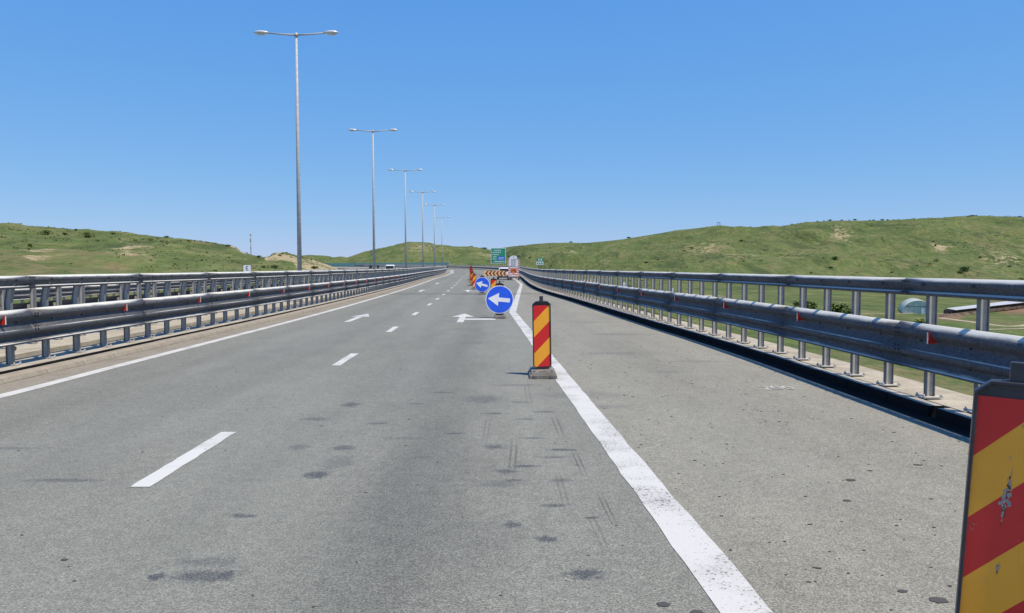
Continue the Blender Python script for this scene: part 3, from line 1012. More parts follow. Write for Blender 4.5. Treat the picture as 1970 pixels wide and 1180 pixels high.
# ------------------------------------------------------------------ striped guide boards and signs
def board_parts(root, worn=False, tilt=0.):
    """black frame, striped sheet in separate stripes, rubber foot. Front faces -Y"""
    W, z0, z1 = .136, .115, 1.10
    outer = [(-W * .62, z0 - .03), (W * .62, z0 - .03), (W, z0 + .03), (W, z1 - .045), (W * .62, z1), (.026, z1 + .006), (.026, z1 + .075), (-.026, z1 + .075), (-.026, z1 + .006), (-W * .62, z1), (-W, z1 - .045), (-W, z0 + .03)]
    fr = MB()
    fr.prism(outer, -.012, .020)
    # raised rim
    n = len(outer)
    def rim(poly, w, y0, y1):
        cx, cz = 0, .6
        inner = []
        for i in range(len(poly)):
            a = Vector(poly[i - 1]); b = Vector(poly[i]); c = Vector(poly[(i + 1) % len(poly)])
            d1 = (b - a).normalized(); d2 = (c - b).normalized()
            n1 = Vector((-d1.y, d1.x)); n2 = Vector((-d2.y, d2.x))
            m = (n1 + n2)
            m = m / max(.35, m.length_squared / 2) if m.length > 1e-6 else n1
            inner.append((b.x + m.x * w, b.y + m.y * w))
        k = len(poly)
        vs = [(x, y0, z) for x, z in poly] + [(x, y0, z) for x, z in inner] + [(x, y1, z) for x, z in poly] + [(x, y1, z) for x, z in inner]
        fs = []
        for i in range(k):
            j = (i + 1) % k
            fs += [(i, j, k + j, k + i), (2 * k + i, 3 * k + i, 3 * k + j, 2 * k + j), (i, 2 * k + i, 2 * k + j, j), (k + i, k + j, 3 * k + j, 3 * k + i)]
        fr.add(vs, fs)
    simple_outer = [(-W * .62, z0 - .03), (W * .62, z0 - .03), (W, z0 + .03), (W, z1 - .045), (W * .62, z1), (-W * .62, z1), (-W, z1 - .045), (-W, z0 + .03)]
    rim(simple_outer, .012, -.030, -.012)
    f = fr.build('frame', M['black_pl'], root, bevel=.003)
    MB().tube([(-W * .62, -.012, z1 - .028), (-W * .62, -.022, z1 - .028)], .009, 8).tube([(W * .62, -.012, z1 - .028), (W * .62, -.022, z1 - .028)], .009, 8).build('rivets', M['black_pl'], f)['kind'] = 'stuff'
    # stripes clipped to the sheet rectangle
    w, a, b = .123, z0 + .012, z1 - .062
    pitch = .240
    def clip(poly, side, val, keep_less):
        out = []
        for i in range(len(poly)):
            p, q = poly[i], poly[(i + 1) % len(poly)]
            pin = (p[side] <= val) == keep_less or p[side] == val
            qin = (q[side] <= val) == keep_less or q[side] == val
            if pin: out.append(p)
            if pin != qin:
                t = (val - p[side]) / (q[side] - p[side])
                out.append((p[0] + t * (q[0] - p[0]), p[1] + t * (q[1] - p[1])))
        return out
    ch = .05  # chamfered bottom corners
    first = b - .235     # left-edge height of the first boundary
    k = 0
    zt = first + 2 * pitch
    while zt > a - .5:
        zl1, zl0 = zt, zt - pitch
        poly = [(-w, zl0), (w, zl0 + 2 * w), (w, zl1 + 2 * w), (-w, zl1)]
        poly = clip(poly, 1, b, True)
        poly = clip(poly, 1, a, False) if poly else poly
        if len(poly) >= 3:
            mat = M['yellow'] if k % 2 == 0 else M['red']
            MB().prism(poly, -.0155 , -.0125).build('stripe', mat, root)
        zt -= pitch; k += 1
    ft = MB()
    def frustum(x0, x1, y0, y1, za, zb_, ins):
        ft.add([(x0, y0, za), (x1, y0, za), (x1, y1, za), (x0, y1, za), (x0 + ins, y0 + ins, zb_), (x1 - ins, y0 + ins, zb_), (x1 - ins, y1 - ins, zb_), (x0 + ins, y1 - ins, zb_)],
               [(0, 1, 5, 4), (1, 2, 6, 5), (2, 3, 7, 6), (3, 0, 4, 7), (4, 5, 6, 7), (3, 2, 1, 0)])
    frustum(-.20, .20, -.40, .40, .0, .045, .004)
    frustum(-.185, .185, -.36, .36, .045, .088, .022)
    for x in (-.13, .13):
        ft.box(x, -.24, .0885, .035, .12, .004, 1); ft.box(x, .24, .0885, .035, .12, .004, 1)
    ft.box(0, -.27, .0885, .12, .05, .004, 1)
    for x in (-.12, .12):
        ft.box(x, -.375, .03, .05, .07, .05)
        ft.box(x, .375, .03, .05, .07, .05)
    foot = ft.build('foot', [M['rubber'], M['black_pl']], root, bevel=.003)
    MB().box(0, 0, .09, .09, .07, .05).build('socket', M['black_pl'], foot)
    return root

def guide_board(x, y, label, rz=0., ry=0., s=1., group='striped guide boards placed along the closed lane'):
    root = empty('guide_board', (x, y, zroad(y) + .003), rz)
    tag(root, label, 'guide board', group)
    return root

proto = guide_board(.452, 11.15, 'red and yellow striped guide board standing alone on the right edge line', R(-2))
board_parts(proto)
proto.rotation_euler = (0, R(-1.0), R(9))
for o in COL.objects:
    if o.parent == proto and o.name.startswith('foot'): o.rotation_euler = (0, 0, R(-9))
register(proto)

def board_copy(x, y, label, rz=0., s=1.):
    c = copy_tree(proto)
    c.location = (x, y, zroad(y) + .003); c.rotation_euler = (0, random.uniform(-.02, .02), rz); c.scale = (s, s, s)
    c['label'] = label
    return c
near = board_copy(1.965, 2.95, 'large scratched striped guide board cut off by the lower right corner', 0, 1.045)
near.rotation_euler = (0, R(2.6), R(-27))
near.location = (1.930, 2.95, .004)
for o in _children[proto.name]: pass
for o in COL.objects:
    if o.parent == near and o.name.startswith('foot'): o.location.y -= .20

def graze(x, z, pts, w, name='scratch'):
    """a grey scrape on the near board's sheet"""
    mb = MB()
    L, Rr = [], []
    for (px, pz, pw) in pts:
        L.append((px - pw * w, pz)); Rr.append((px + pw * w, pz + wobble(.004)))
    mb.prism(L + Rr[::-1], -.0166, -.0158)
    return mb.build(name, M['scrape'], near)
M['scrape'] = simple('grey_scrape', (.36, .31, .27), .6, 0, .35, 30)
def scar(cx, cz, n, spread_x, spread_z, size, seed):
    """cluster of small torn flakes where the sheet has been scraped"""
    rr = random.Random(seed); mb = MB()
    for _ in range(n):
        t = rr.gauss(0, .5)
        x = cx + rr.gauss(0, .35) * spread_x * (1 - min(1, abs(t))) + .1 * spread_z * t; z = cz + t * spread_z
        r = size * rr.uniform(.25, 1) * (1.1 - min(1, abs(t)) * .7)
        k = rr.choice((5, 6, 7)); ph = rr.uniform(0, 6)
        yy = -.0166 - rr.random() * .0004
        mb.add([(x + r * rr.uniform(.4, 1.2) * .55 * math.cos(6.283 * q / k + ph), yy, z + r * rr.uniform(.5, 1.3) * math.sin(6.283 * q / k + ph)) for q in range(k)], [tuple(range(k))], 0 if rr.random() < .78 else 1)
    o = mb.build('scrape', [M['scrape'], M['scrape_dark']], near); o['kind'] = 'stuff'
M['scrape_dark'] = simple('dark_scrape', (.10, .05, .035), .7, 0, .3, 30)
scar(-.006, .655, 90, .020, .11, .012, 1)
scar(-.012, .66, 14, .012, .02, .008, 4)
scar(-.012, .39, 22, .012, .030, .007, 2)
scar(-.105, .535, 16, .018, .028, .004, 5)
scar(.002, .82, 10, .02, .02, .004, 6)
scar(-.05, .33, 12, .012, .05, .0035, 7)
scar(.03, .94, 8, .012, .01, .006, 8)

def arrow_sign(x, y, tilt, label, rz=0):
    """round blue keep-left sign fixed to the front of a guide board"""
    b = board_copy(x, y, 'guide board carrying the ' + label.split(' ', 1)[1].split(',')[0] if False else label[0], rz)
    root = empty('arrow_sign', (x, y, zroad(y) + .003), rz)
    tag(root, label[1], 'traffic sign', 'round blue arrow signs on the guide boards')
    D, zc = .445, .585
    def disc(r, y0, y1, n=48):
        return [(r * math.cos(2 * math.pi * k / n), zc + r * math.sin(2 * math.pi * k / n)) for k in range(n)], y0, y1
    p, y0, y1 = disc(D, -.050, -.044); MB().prism(p, y0, y1).build('sign_rim', M['sign_white'], root)
    p, y0, y1 = disc(D - .022, -.053, -.050); MB().prism(p, y0, y1).build('sign_face', M['blue'], root)
    q = D - .03
    ar = [(-.90, 0), (-.08, -.50), (-.08, -.155), (.80, -.155), (.80, .155), (-.08, .155), (-.08, .50)]
    c, s_ = math.cos(-tilt), math.sin(-tilt)
    ar = [(q * (a * c - b_ * s_), zc + q * (a * s_ + b_ * c)) for a, b_ in ar]
    MB().prism(ar, -.056, -.053).build('arrow', M['sign_white'], root)
    for q_ in (-.2, .2): MB().box(0, -.032, zc + q_, .05, .024, .04).build('clamp', M['galv_post'], root)
    return root
arrow_sign(-.40, 23.9, R(6), ('guide board almost hidden behind the larger blue arrow sign', 'larger and nearer round blue sign with white arrow pointing left'), R(8))
arrow_sign(-1.78, 44.8, R(15), ('guide board behind the smaller blue arrow sign', 'smaller and farther round blue sign with tilted white arrow pointing left'), R(8))
board_copy(-.83, 34.0, 'striped guide board peeking out above the larger blue sign', R(8))
board_copy(-2.74, 54.9, 'striped guide board just left of the smaller blue sign', R(16))
board_copy(-3.42, 64.5, 'striped guide board in the cluster, second beyond the smaller blue sign', R(-12), 1.12)
board_copy(-4.08, 76.0, 'striped guide board in the cluster, third beyond the smaller blue sign', R(10), 1.25)
board_copy(-4.75, 88.0, 'farthest and tallest striped guide board left of the blue signs', R(-6), 1.45)

# ------------------------------------------------------------------ long chevron board
root = empty('chevron_board', (-1.78, 80, zroad(80)), R(2)); tag(root, 'wide orange board with dark chevrons pointing left in front of white car', 'chevron board')
W2, za, zb2 = 1.18, .62, 1.16
MB().box(0, .012, (za + zb2) / 2, 2 * W2, .02, zb2 - za).build('panel', M['orange'], root)
for k in range(6):
    x = -W2 + .12 + k * .38
    zc = (za + zb2) / 2; h = (zb2 - za) / 2 - .02
    MB().prism([(x, zc), (x + .2, zc - h), (x + .38, zc - h), (x + .18, zc), (x + .38, zc + h), (x + .2, zc + h)], -.003, .001).build('chevron', M['brown'], root)
for s in (-.8, .8):
    l = MB().box(s, .05, .33, .05, .05, .66).build('leg', M['galv_post'], root)
    MB().box(s, .05, .03, .3, .6, .06).build('foot', M['rubber'], l)

# ------------------------------------------------------------------ vehicles
def wheel(parent, x, y, r=.33, w=.2):
    seg = 20
    t = MB()
    prof = [(.6, -w / 2), (.92, -w / 2), (1., -w / 2 + .03), (1., w / 2 - .03), (.92, w / 2), (.6, w / 2)]
    vs = [[(x + b, y + r * a * math.cos(2 * math.pi * k / seg), r + r * a * math.sin(2 * math.pi * k / seg)) for k in range(seg)] for a, b in prof]
    t.loft(vs, cap=False)
    ty = t.build('tyre', M['tyre'])
    rm = MB()
    rm.loft([[(x + b, y + r * .62 * math.cos(2 * math.pi * k / seg), r + r * .62 * math.sin(2 * math.pi * k / seg)) for k in range(seg)] for b in (-w / 2 + .02, w / 2 - .02)])
    wr = empty('wheel', (0, 0, 0), 0, parent)
    ty.parent = wr
    rmo = rm.build('rim', M['rim']); rmo.parent = wr

def car(x, y, rz, label, cat='car', L=4.3, W=1.78, H=1.46, van=False, front=False):
    """y axis forward; rear at -L/2"""
    root = empty('parked_car' if not van else 'white_van', (x, y, zroad(y)), rz)
    tag(root, label, cat)
    hw = W / 2
    body = MB()
    def sec(yy, w, z0, z1, r=.1):
        return [(-w + .06, yy, z0), (w - .06, yy, z0), (w, yy, z0 + .12), (w + .0, yy, z1 - r), (w - r * .7, yy, z1), (-w + r * .7, yy, z1), (-w, yy, z1 - r), (-w, yy, z0 + .12)]
    belt = .92 if not van else 1.1
    hood = .86 if not van else 1.05
    st = [(-L / 2, hw * .90, .34, belt - .04), (-L / 2 + .12, hw * .97, .26, belt), (-L / 2 + .8, hw, .2, belt + .02), (0, hw, .2, belt), (L / 2 - 1.1, hw, .2, hood), (L / 2 - .3, hw * .96, .24, hood - .12), (L / 2, hw * .86, .34, hood - .28)]
    body.loft([sec(*s) for s in st])
    body.build('body', M['white_paint'], root, bevel=.02)
    cab = MB()
    if van:
        cs = [(-L / 2 + .06, hw * .93, belt - .03, H - .12), (-L / 2 + .2, hw * .93, belt - .03, H), (L / 2 - 1.9, hw * .92, belt - .03, H), (L / 2 - 1.5, hw * .9, belt - .03, H - .12), (L / 2 - .75, hw * .88, belt - .05, belt + .02)]
    else:
        cs = [(-L / 2 + .10, hw * .90, belt - .03, belt + .06), (-L / 2 + .38, hw * .86, belt - .03, H - .07), (-L / 2 + .75, hw * .82, belt - .03, H), (.1, hw * .82, belt - .03, H - .01), (.5, hw * .82, belt - .03, H - .07), (1.25, hw * .86, belt - .05, belt)]
    def sec2(yy, w, z0, z1):
        ww = w - (z1 - z0) * .22
        return [(-w, yy, z0), (w, yy, z0), (ww + .02, yy, z1 - .06), (ww - .06, yy, z1), (-ww + .06, yy, z1), (-ww - .02, yy, z1 - .06)]
    cab.loft([sec2(*c) for c in cs])
    cab.build('cabin', M['white_paint'], root, bevel=.015)
    # rear window lies on the sloping tailgate
    zt, zl = H - .13, belt + .05
    if van:
        g = [(-hw * .76, -L / 2 + .035, belt + .04), (hw * .76, -L / 2 + .035, belt + .04), (hw * .72, -L / 2 + .06, H - .2), (-hw * .72, -L / 2 + .06, H - .2)]
    else:
        g = [(-hw * .78, -L / 2 + .07, zl), (hw * .78, -L / 2 + .07, zl), (hw * .68, -L / 2 + .30, zt), (-hw * .68, -L / 2 + .30, zt)]
    gb = [(a, b + .05, c) for a, b, c in g]
    MB().add(g + gb, [(0, 1, 2, 3), (7, 6, 5, 4), (0, 4, 5, 1), (1, 5, 6, 2), (2, 6, 7, 3), (3, 7, 4, 0)]).build('rear_window', M['glass_dark'], root)
    for s in (-1, 1):
        MB().box(s * hw * .86, -L / 2 + .03, belt - .16, .2, .1, .2).build('tail_lamp', M['tail'], root, bevel=.01)
        x0 = s * (hw * .84)
        MB().add([(x0, -L / 2 + .6, belt + .03), (x0, 1.0, belt + .03), (x0 - s * .06, .45, H - .14), (x0 - s * .06, -L / 2 + .75, H - .14),
                  (x0 + s * .04, -L / 2 + .6, belt + .03), (x0 + s * .04, 1.0, belt + .03), (x0 - s * .02, .45, H - .14), (x0 - s * .02, -L / 2 + .75, H - .14)],
                 [(0, 1, 2, 3), (7, 6, 5, 4), (0, 4, 5, 1), (1, 5, 6, 2), (2, 6, 7, 3), (3, 7, 4, 0)]).build('side_window', M['glass_dark'], root)
        MB().box(s * (hw + .07), .75, belt + .06, .16, .1, .12).build('wing_mirror', M['black_pl'], root, bevel=.02)
        for yy in (-L / 2 + .8, L / 2 - .85):
            wheel(root, s * (hw - .1), yy)
    bp = MB().box(0, -L / 2 - .01, .40, W * .92, .12, .24).build('rear_bumper', M['black_pl'], root, bevel=.02)
    MB().box(0, -L / 2 - .075, .47, .5, .012, .11).build('number_plate', M['sign_white'], bp)
    return root
car(-.95, 93.5, R(2), 'white car seen from behind next to the striped warning trailer')
v = car(-22.6, 141, R(4), 'white van on the opposite carriageway behind the left barriers', 'van', 5.2, 1.95, 2.05, True)
v.location.z -= .30

# ------------------------------------------------------------------ warning trailer with arrow board
tr = empty('warning_trailer', (.19, 88.5, zroad(88.5)), R(1)); tag(tr, 'tall red and white warning trailer with rounded lamp board at road end', 'warning trailer')
MB().box(0, .3, .45, 1.3, 2.0, .12).box(0, 1.6, .45, .1, 1.2, .08).build('chassis', M['galv_post'], tr)
for s in (-1, 1):
    wheel(tr, s * .62, .5, .28, .18)
lowp = MB().box(0, 0, .86, 1.28, .05, 1.3).build('lower_panel', M['pink_white'], tr)
MB().box(0, -.032, 1.12, .76, .012, .56).build('orange_panel', M['orange_lamp'], lowp)
for s in (-1, 1):
    for k in range(5):
        zc = .38 + k * .25
        MB().prism([(s * .42, zc), (s * .64, zc - .12), (s * .64, zc + .0), (s * .42, zc + .12)][::s], -.032, -.026).build('stripe', M['red_sheet'], tr)
for k in range(2):
    zc = .30 + k * .22
    MB().prism([(-.40, zc), (0, zc + .16), (.40, zc), (.40, zc + .1), (0, zc + .26), (-.40, zc + .1)], -.034, -.027).build('stripe', M['red_sheet'], tr)
MB().tube([(-.3, -.04, .95), (0, -.04, 1.3), (.3, -.04, .95)], .03, 6).build('pictogram', M['brown'], tr)
poly = [(-.50, 1.62), (.50, 1.62), (.50, 2.55)] + [(.50 * math.cos(a), 2.55 + .32 * math.sin(a)) for a in np.linspace(.25, math.pi - .25, 9)] + [(-.50, 2.55)]
up = MB().prism(poly, -.02, .03).build('upper_panel', M['pink_white'], tr)
for x in (-.27, -.09, .09, .27):
    MB().box(x, -.03, 2.12, .03, .012, .8).build('lamp_strip', M['black_pl'], up)
for zc in (1.82, 2.12, 2.42):
    for x in (-.18, 0, .18):
        MB().tube([(x, -.02, zc), (x, -.05, zc)], .055, 10).build('lamp', M['lamp_glass'], up)
MB().tube([(0, -.02, 2.72), (0, -.05, 2.72)], .05, 10).build('lamp', M['glass_dark'], up)
for s in (-1, 1):
    for k in range(3):
        zc = 1.68 + k * .30
        MB().prism([(s * .50, zc), (s * .70, zc - .13), (s * .70, zc + .10), (s * .50, zc + .23)][::s], -.02, .01).build('wing', M['pink_white'], tr)
        MB().prism([(s * .51, zc + .06), (s * .70, zc - .06), (s * .70, zc + .03), (s * .51, zc + .15)][::s], -.032, -.022).build('stripe', M['red_sheet'], tr)
    MB().tube([(s * .55, -.09, 2.78), (s * .55, .03, 2.78)], .12, 12).build('flash_lamp', M['black_pl'], tr)
    MB().box(s * .4, .02, 1.58, .06, .06, .3).build('bracket', M['galv_post'], tr)

# ------------------------------------------------------------------ terrain
def hash2(ix, iy, s):
    n = np.sin(ix * 127.1 + iy * 311.7 + s * 74.7) * 43758.5453
    return n - np.floor(n)
def vnoise(x, y, s=0):
    ix, iy = np.floor(x), np.floor(y)
    fx, fy = x - ix, y - iy
    fx = fx * fx * fx * (fx * (fx * 6 - 15) + 10); fy = fy * fy * fy * (fy * (fy * 6 - 15) + 10)
    a = hash2(ix, iy, s); b = hash2(ix + 1, iy, s); c = hash2(ix, iy + 1, s); d = hash2(ix + 1, iy + 1, s)
    return (a * (1 - fx) + b * fx) * (1 - fy) + (c * (1 - fx) + d * fx) * fy - .5
def fbm(x, y, sc, o=4, s=0):
    r = 0; a = 1.
    for k in range(o):
        r = r + a * vnoise(x / sc * 2**k + 17.3 * k, y / sc * 2**k - 9.1 * k, s + k); a *= .5
    return r

def sstep(t):
    t = np.clip(t, 0, 1); return t * t * (3 - 2 * t)

# skylines as (sideways tangent, rise tangent) measured from the viewpoint's place
def tan_pts(pts):
    return np.array([(p[0] - 985) / 1450 for p in pts]), np.array([(515 - p[1]) / 1450 for p in pts])
FU, FT = tan_pts([(-4000, 470), (-800, 500), (300, 500), (480, 497), (590, 490), (640, 484), (720, 477), (790, 472), (820, 473), (860, 474), (900, 476), (930, 480.5), (945, 481), (960, 478),
                  (1000, 472), (1040, 467.5), (1068, 466), (1130, 467), (1200, 460), (1250, 452), (1300, 443), (1350, 438), (1375, 434.5), (1385, 434), (1400, 436), (1450, 440), (1500, 437),
                  (1550, 430), (1600, 425), (1700, 424), (1760, 423), (1850, 421), (1970, 419), (2400, 405), (3200, 430), (6000, 450)])
NU, NT = tan_pts([(-6000, 400), (-900, 415), (-200, 425), (0, 433), (100, 441), (250, 451), (350, 461), (400, 467), (440, 472), (456, 477), (466, 487), (485, 492), (505, 496), (517, 495), (528, 488),
                  (545, 486), (565, 490), (600, 501), (625, 509), (655, 520), (700, 540), (760, 565), (900, 600)])

def terrain_h(x, y):
    x = np.asarray(x, float); y = np.asarray(y, float)
    yy = np.maximum(y, 8.)
    u = x / yy
    # far range
    Yr = np.where(u < -.03, 1200., np.where(u > .02, 930., 1200 - 270 * (u + .03) / .05))
    Yb = np.where(u < -.03, 640., np.where(u > .06, 440. - 60 * np.clip(u, 0, .7), 640 - 200 * (u + .03) / .09))
    zb = -1.5 - 6.5 * sstep((x - 4) / 30.)
    ridge = 1.6 + np.interp(u, FU, FT) * Yr
    s = np.clip((y - Yb) / (Yr - Yb), 0, 1)
    prof = .55 * s + .45 * sstep(s)
    far = zb + (ridge - zb) * prof
    far = np.where(y > Yr, ridge - .02 * (y - Yr) - .00005 * (y - Yr)**2, far)
    env = sstep(s * 4) * (1 - .93 * sstep((s - .72) / .28))
    gul = np.abs(fbm(x + y * .6, y * .35 - x * .2, 95, 3, 5))
    far = far + env * (fbm(x, y, 150, 4, 1) * 16 - gul * 12 + fbm(x, y, 26, 3, 2) * 2.6) + (y > 300) * (y < Yr * 1.03) * fbm(x, y, 14, 2, 9) * .5 * np.clip(s * 5, 0, 1)
    far = np.where((s <= 0), far + fbm(x, y, 60, 3, 3) * .5 * np.clip((x - 12) / 60, 0, 1), far)
    # near left hill
    un = np.minimum(u, -.05)
    Y1 = 30. / -un
    Yn = 285.
    zr = 1.6 + np.interp(u, NU, NT) * Yn
    Y1 = np.minimum(Y1, 200)
    sn = np.clip((y - Y1) / (Yn - Y1), 0, 1)
    pn = .7 * sn + .3 * sstep(sn)
    z0 = -.5
    nearh = z0 + (zr - z0) * pn
    back = zr - .12 * (y - Yn)
    nearh = np.where(y > Yn, np.maximum(back, -20), nearh)
    nearh = np.where((y > Y1) & (y <= Yn), nearh + (1 - .85 * sstep((sn - .75) / .25)) * sstep(sn * 5) * (fbm(x, y, 48, 4, 21) * 3.2 + fbm(x, y, 9, 3, 22) * .9), nearh)
    nearh = np.where(u < -.16, nearh, -30.)
    z = np.maximum(far, nearh)
    # road corridor: embankment on both sides
    xr = X_kerb(np.clip(y, -40, 790)) + .84
    xl = X_left(np.clip(y, -40, 790)) - 17.5
    zrd = zroad_np(np.clip(y, -40, 790))
    er = x - xr; elft = xl - x
    top_r = zrd - .12 - np.clip(er, 0, 60) * .42 + fbm(x, y, 5, 3, 31) * .18 * np.clip(er, 0, 1)
    z = np.where((er > 0) & (er < 60), np.maximum(np.minimum(z, 900), top_r) * 1.0, z)
    z = np.where((er > 0) & (y > 330), np.minimum(z, np.maximum(zrd - .5 + er * .35, zrd - .5)), z)
    z = np.where((elft > 0), np.minimum(z, zrd - .9 + np.clip(elft, 0, 400) * .45), z)
    z = np.where((er <= 0) & (elft <= 0), zrd - 1.3, z)
    return z

def build_terrain():
    us = np.concatenate([np.linspace(-6, -.9, 40, endpoint=False), np.linspace(-.9, .9, 560, endpoint=False), np.linspace(.9, 6, 40)])
    ys = np.concatenate([np.linspace(2.5, 30, 56, endpoint=False), np.geomspace(30, 1350, 300, endpoint=False), np.geomspace(1350, 4200, 14)])
    U, Y = np.meshgrid(us, ys)
    X = U * Y
    Z = terrain_h(X, Y)
    n, m = X.shape
    V = np.stack([X, Y, Z], -1).reshape(-1, 3)
    idx = np.arange(n * m).reshape(n, m)
    F = np.stack([idx[:-1, :-1], idx[:-1, 1:], idx[1:, 1:], idx[1:, :-1]], -1).reshape(-1, 4)
    me = bpy.data.meshes.new('hill_terrain')
    me.vertices.add(len(V)); me.vertices.foreach_set('co', V.ravel())
    me.loops.add(F.size); me.loops.foreach_set('vertex_index', F.ravel())
    me.polygons.add(len(F)); me.polygons.foreach_set('loop_start', np.arange(0, F.size, 4)); me.polygons.foreach_set('loop_total', np.full(len(F), 4))
    me.polygons.foreach_set('use_smooth', np.ones(len(F), bool))
    me.update(); me.validate()
    # bare sand (r) and ploughed soil (g)
    px = 985 + 1450 * U
    near = (Y > 120) & (Y < 300)
    s = Y / 285.
    bare = np.zeros_like(X)
    def win(v, a, b, soft):
        return np.clip((v - a) / soft, 0, 1) * np.clip((b - v) / soft, 0, 1)
    bare = np.maximum(bare, 1.15 * win(px, 440, 482, 8) * win(s, .66, 1.04, .07) * near)
    bare = np.maximum(bare, 1.15 * win(px, 508, 572, 8) * win(s, .52, .95, .07) * near)
    bare = np.maximum(bare, win(px, 560, 650, 12) * win(s, .40, .95, .1) * .72 * near)
    bare = np.maximum(bare, 1.2 * win(px, 590, 672, 8) * win(s, .88, 1.06, .04) * near)
    bare = np.maximum(bare, win(px, 180, 330, 40) * win(Y, 95, 150, 15) * .42)
    bare = np.maximum(bare, win(px, 20, 140, 40) * win(Y, 75, 120, 15) * .40)
    # right hill scars
    for (cx, cy, wx, wy, k) in ((1245, 690, 34, 60, .55), (1260, 500, 50, 14, .7), (1360, 640, 50, 70, .46), (1620, 720, 34, 55, .62), (1610, 770, 26, 40, .5), (1810, 620, 24, 16, .85), (1650, 455, 40, 10, .8),
                                (1105, 760, 26, 30, .5), (1930, 560, 60, 60, .46), (1150, 470, 60, 12, .5), (1430, 560, 70, 40, .4), (700, 900, 40, 60, .46), (810, 1000, 40, 50, .5), (620, 900, 60, 90, .5), (935, 1020, 30, 50, .5)):
        d = ((px - cx) / wx)**2 + ((Y - cy) / wy)**2
        bare = np.maximum(bare, k * np.exp(-d))
    soil = np.zeros_like(X)
    d = ((px - 1960) / 70)**2 + ((Y - 190) / 36)**2
    soil = np.maximum(soil, np.exp(-d * 1.0) * 1.1)
    d = ((px - 1830) / 40)**2 + ((Y - 142) / 12)**2
    soil = np.maximum(soil, np.exp(-d) * .75)
    ca = me.color_attributes.new('bare', 'FLOAT_COLOR', 'POINT')
    dry = np.clip(.50 * win(px, -400, 330, 90) * win(Y, 40, 130, 25) + .36 * win(px, 250, 560, 90) * win(Y, 150, 235, 25), 0, 1)
    for (cx, cy, wx, wy, k) in ((1350, 620, 90, 120, .45), (1500, 700, 70, 120, .3), (1850, 480, 130, 40, .4), (1100, 560, 90, 60, .45), (820, 900, 90, 120, .35), (1900, 650, 80, 90, .4), (60, 240, 60, 20, .4), (1660, 560, 60, 60, .35)):
        dry = np.maximum(dry, k * np.exp(-((px - cx) / wx)**2 - ((Y - cy) / wy)**2))
    er_ = X - (X_kerb(np.clip(Y, -40, 790)) + .84)
    dry = np.maximum(dry, .60 * win(er_, -4, 46, 12) * win(Y, -5, 95, 20))
    buf = np.stack([bare, soil, dry, np.ones_like(bare)], -1).reshape(-1)
    ca.data.foreach_set('color', buf)
    me.materials.append(M['terrain'])
    o = bpy.data.objects.new('hill_terrain', me); link(o); o['kind'] = 'structure'
    return o
build_terrain()
# the plain goes on around and behind
MB().add([(-6000, -4000, -12), (6000, -4000, -12), (6000, 6000, -12), (-6000, 6000, -12)], [(0, 1, 2, 3)]).build('ground', M['terrain'])['kind'] = 'structure'

def H1(x, y):
    return float(terrain_h(np.array([float(x)]), np.array([float(y)]))[0])

# tracks on the valley floor
def track(name, pts, w, mat, label=None):
    P = []
    for (a, b) in zip(pts, pts[1:]):
        n = max(2, int(math.dist(a, b) / 2.5))
        for k in range(n): P.append((a[0] + (b[0] - a[0]) * k / n, a[1] + (b[1] - a[1]) * k / n))
    P.append(pts[-1])
    for _ in range(6):
        P = [P[0]] + [((P[i - 1][0] + P[i][0] * 2 + P[i + 1][0]) / 4, (P[i - 1][1] + P[i][1] * 2 + P[i + 1][1]) / 4) for i in range(1, len(P) - 1)] + [P[-1]]
    vs, fs = [], []
    for i, p in enumerate(P):
        a, b = P[max(0, i - 1)], P[min(len(P) - 1, i + 1)]
        d = Vector((b[0] - a[0], b[1] - a[1])).normalized(); n_ = Vector((-d.y, d.x))
        for k, sx in enumerate((-1, -.33, .33, 1)):
            ww = w / 2 * (1 + .25 * math.sin(i * .7 + k))
            x, y = p[0] + n_.x * ww * sx, p[1] + n_.y * ww * sx
            vs.append((x, y, H1(x, y) + .09 - (.05 if abs(sx) == 1 else 0)))
    for i in range(len(P) - 1):
        for k in range(3):
            a = i * 4 + k; fs.append((a, a + 1, a + 5, a + 4))
    me = bpy.data.meshes.new(name); me.from_pydata(vs, [], fs); me.materials.append(mat); me.update()
    o = bpy.data.objects.new(name, me); link(o); o['kind'] = 'structure'
    return o
track('dirt_track', [(80.5, 141.5), (81, 131), (79, 124), (77.5, 119), (82, 121), (92, 131), (104, 140), (125, 150)], 1.7, M['dirt_track'])
track('dirt_track', [(66, 115), (73, 114), (80, 117)], .8, M['dirt_track'])
track('dirt_track', [(64, 152), (74, 155), (90, 154)], .7, M['dirt_track'])
track('service_road', [(46, 470), (50, 400), (54, 330), (57, 290), (62, 262), (66, 245)], 7.5, M['dirt_track'])
track('hillside_path', [(-79, 245), (-83, 262), (-86, 283)], 2.0, M['dirt_track'])

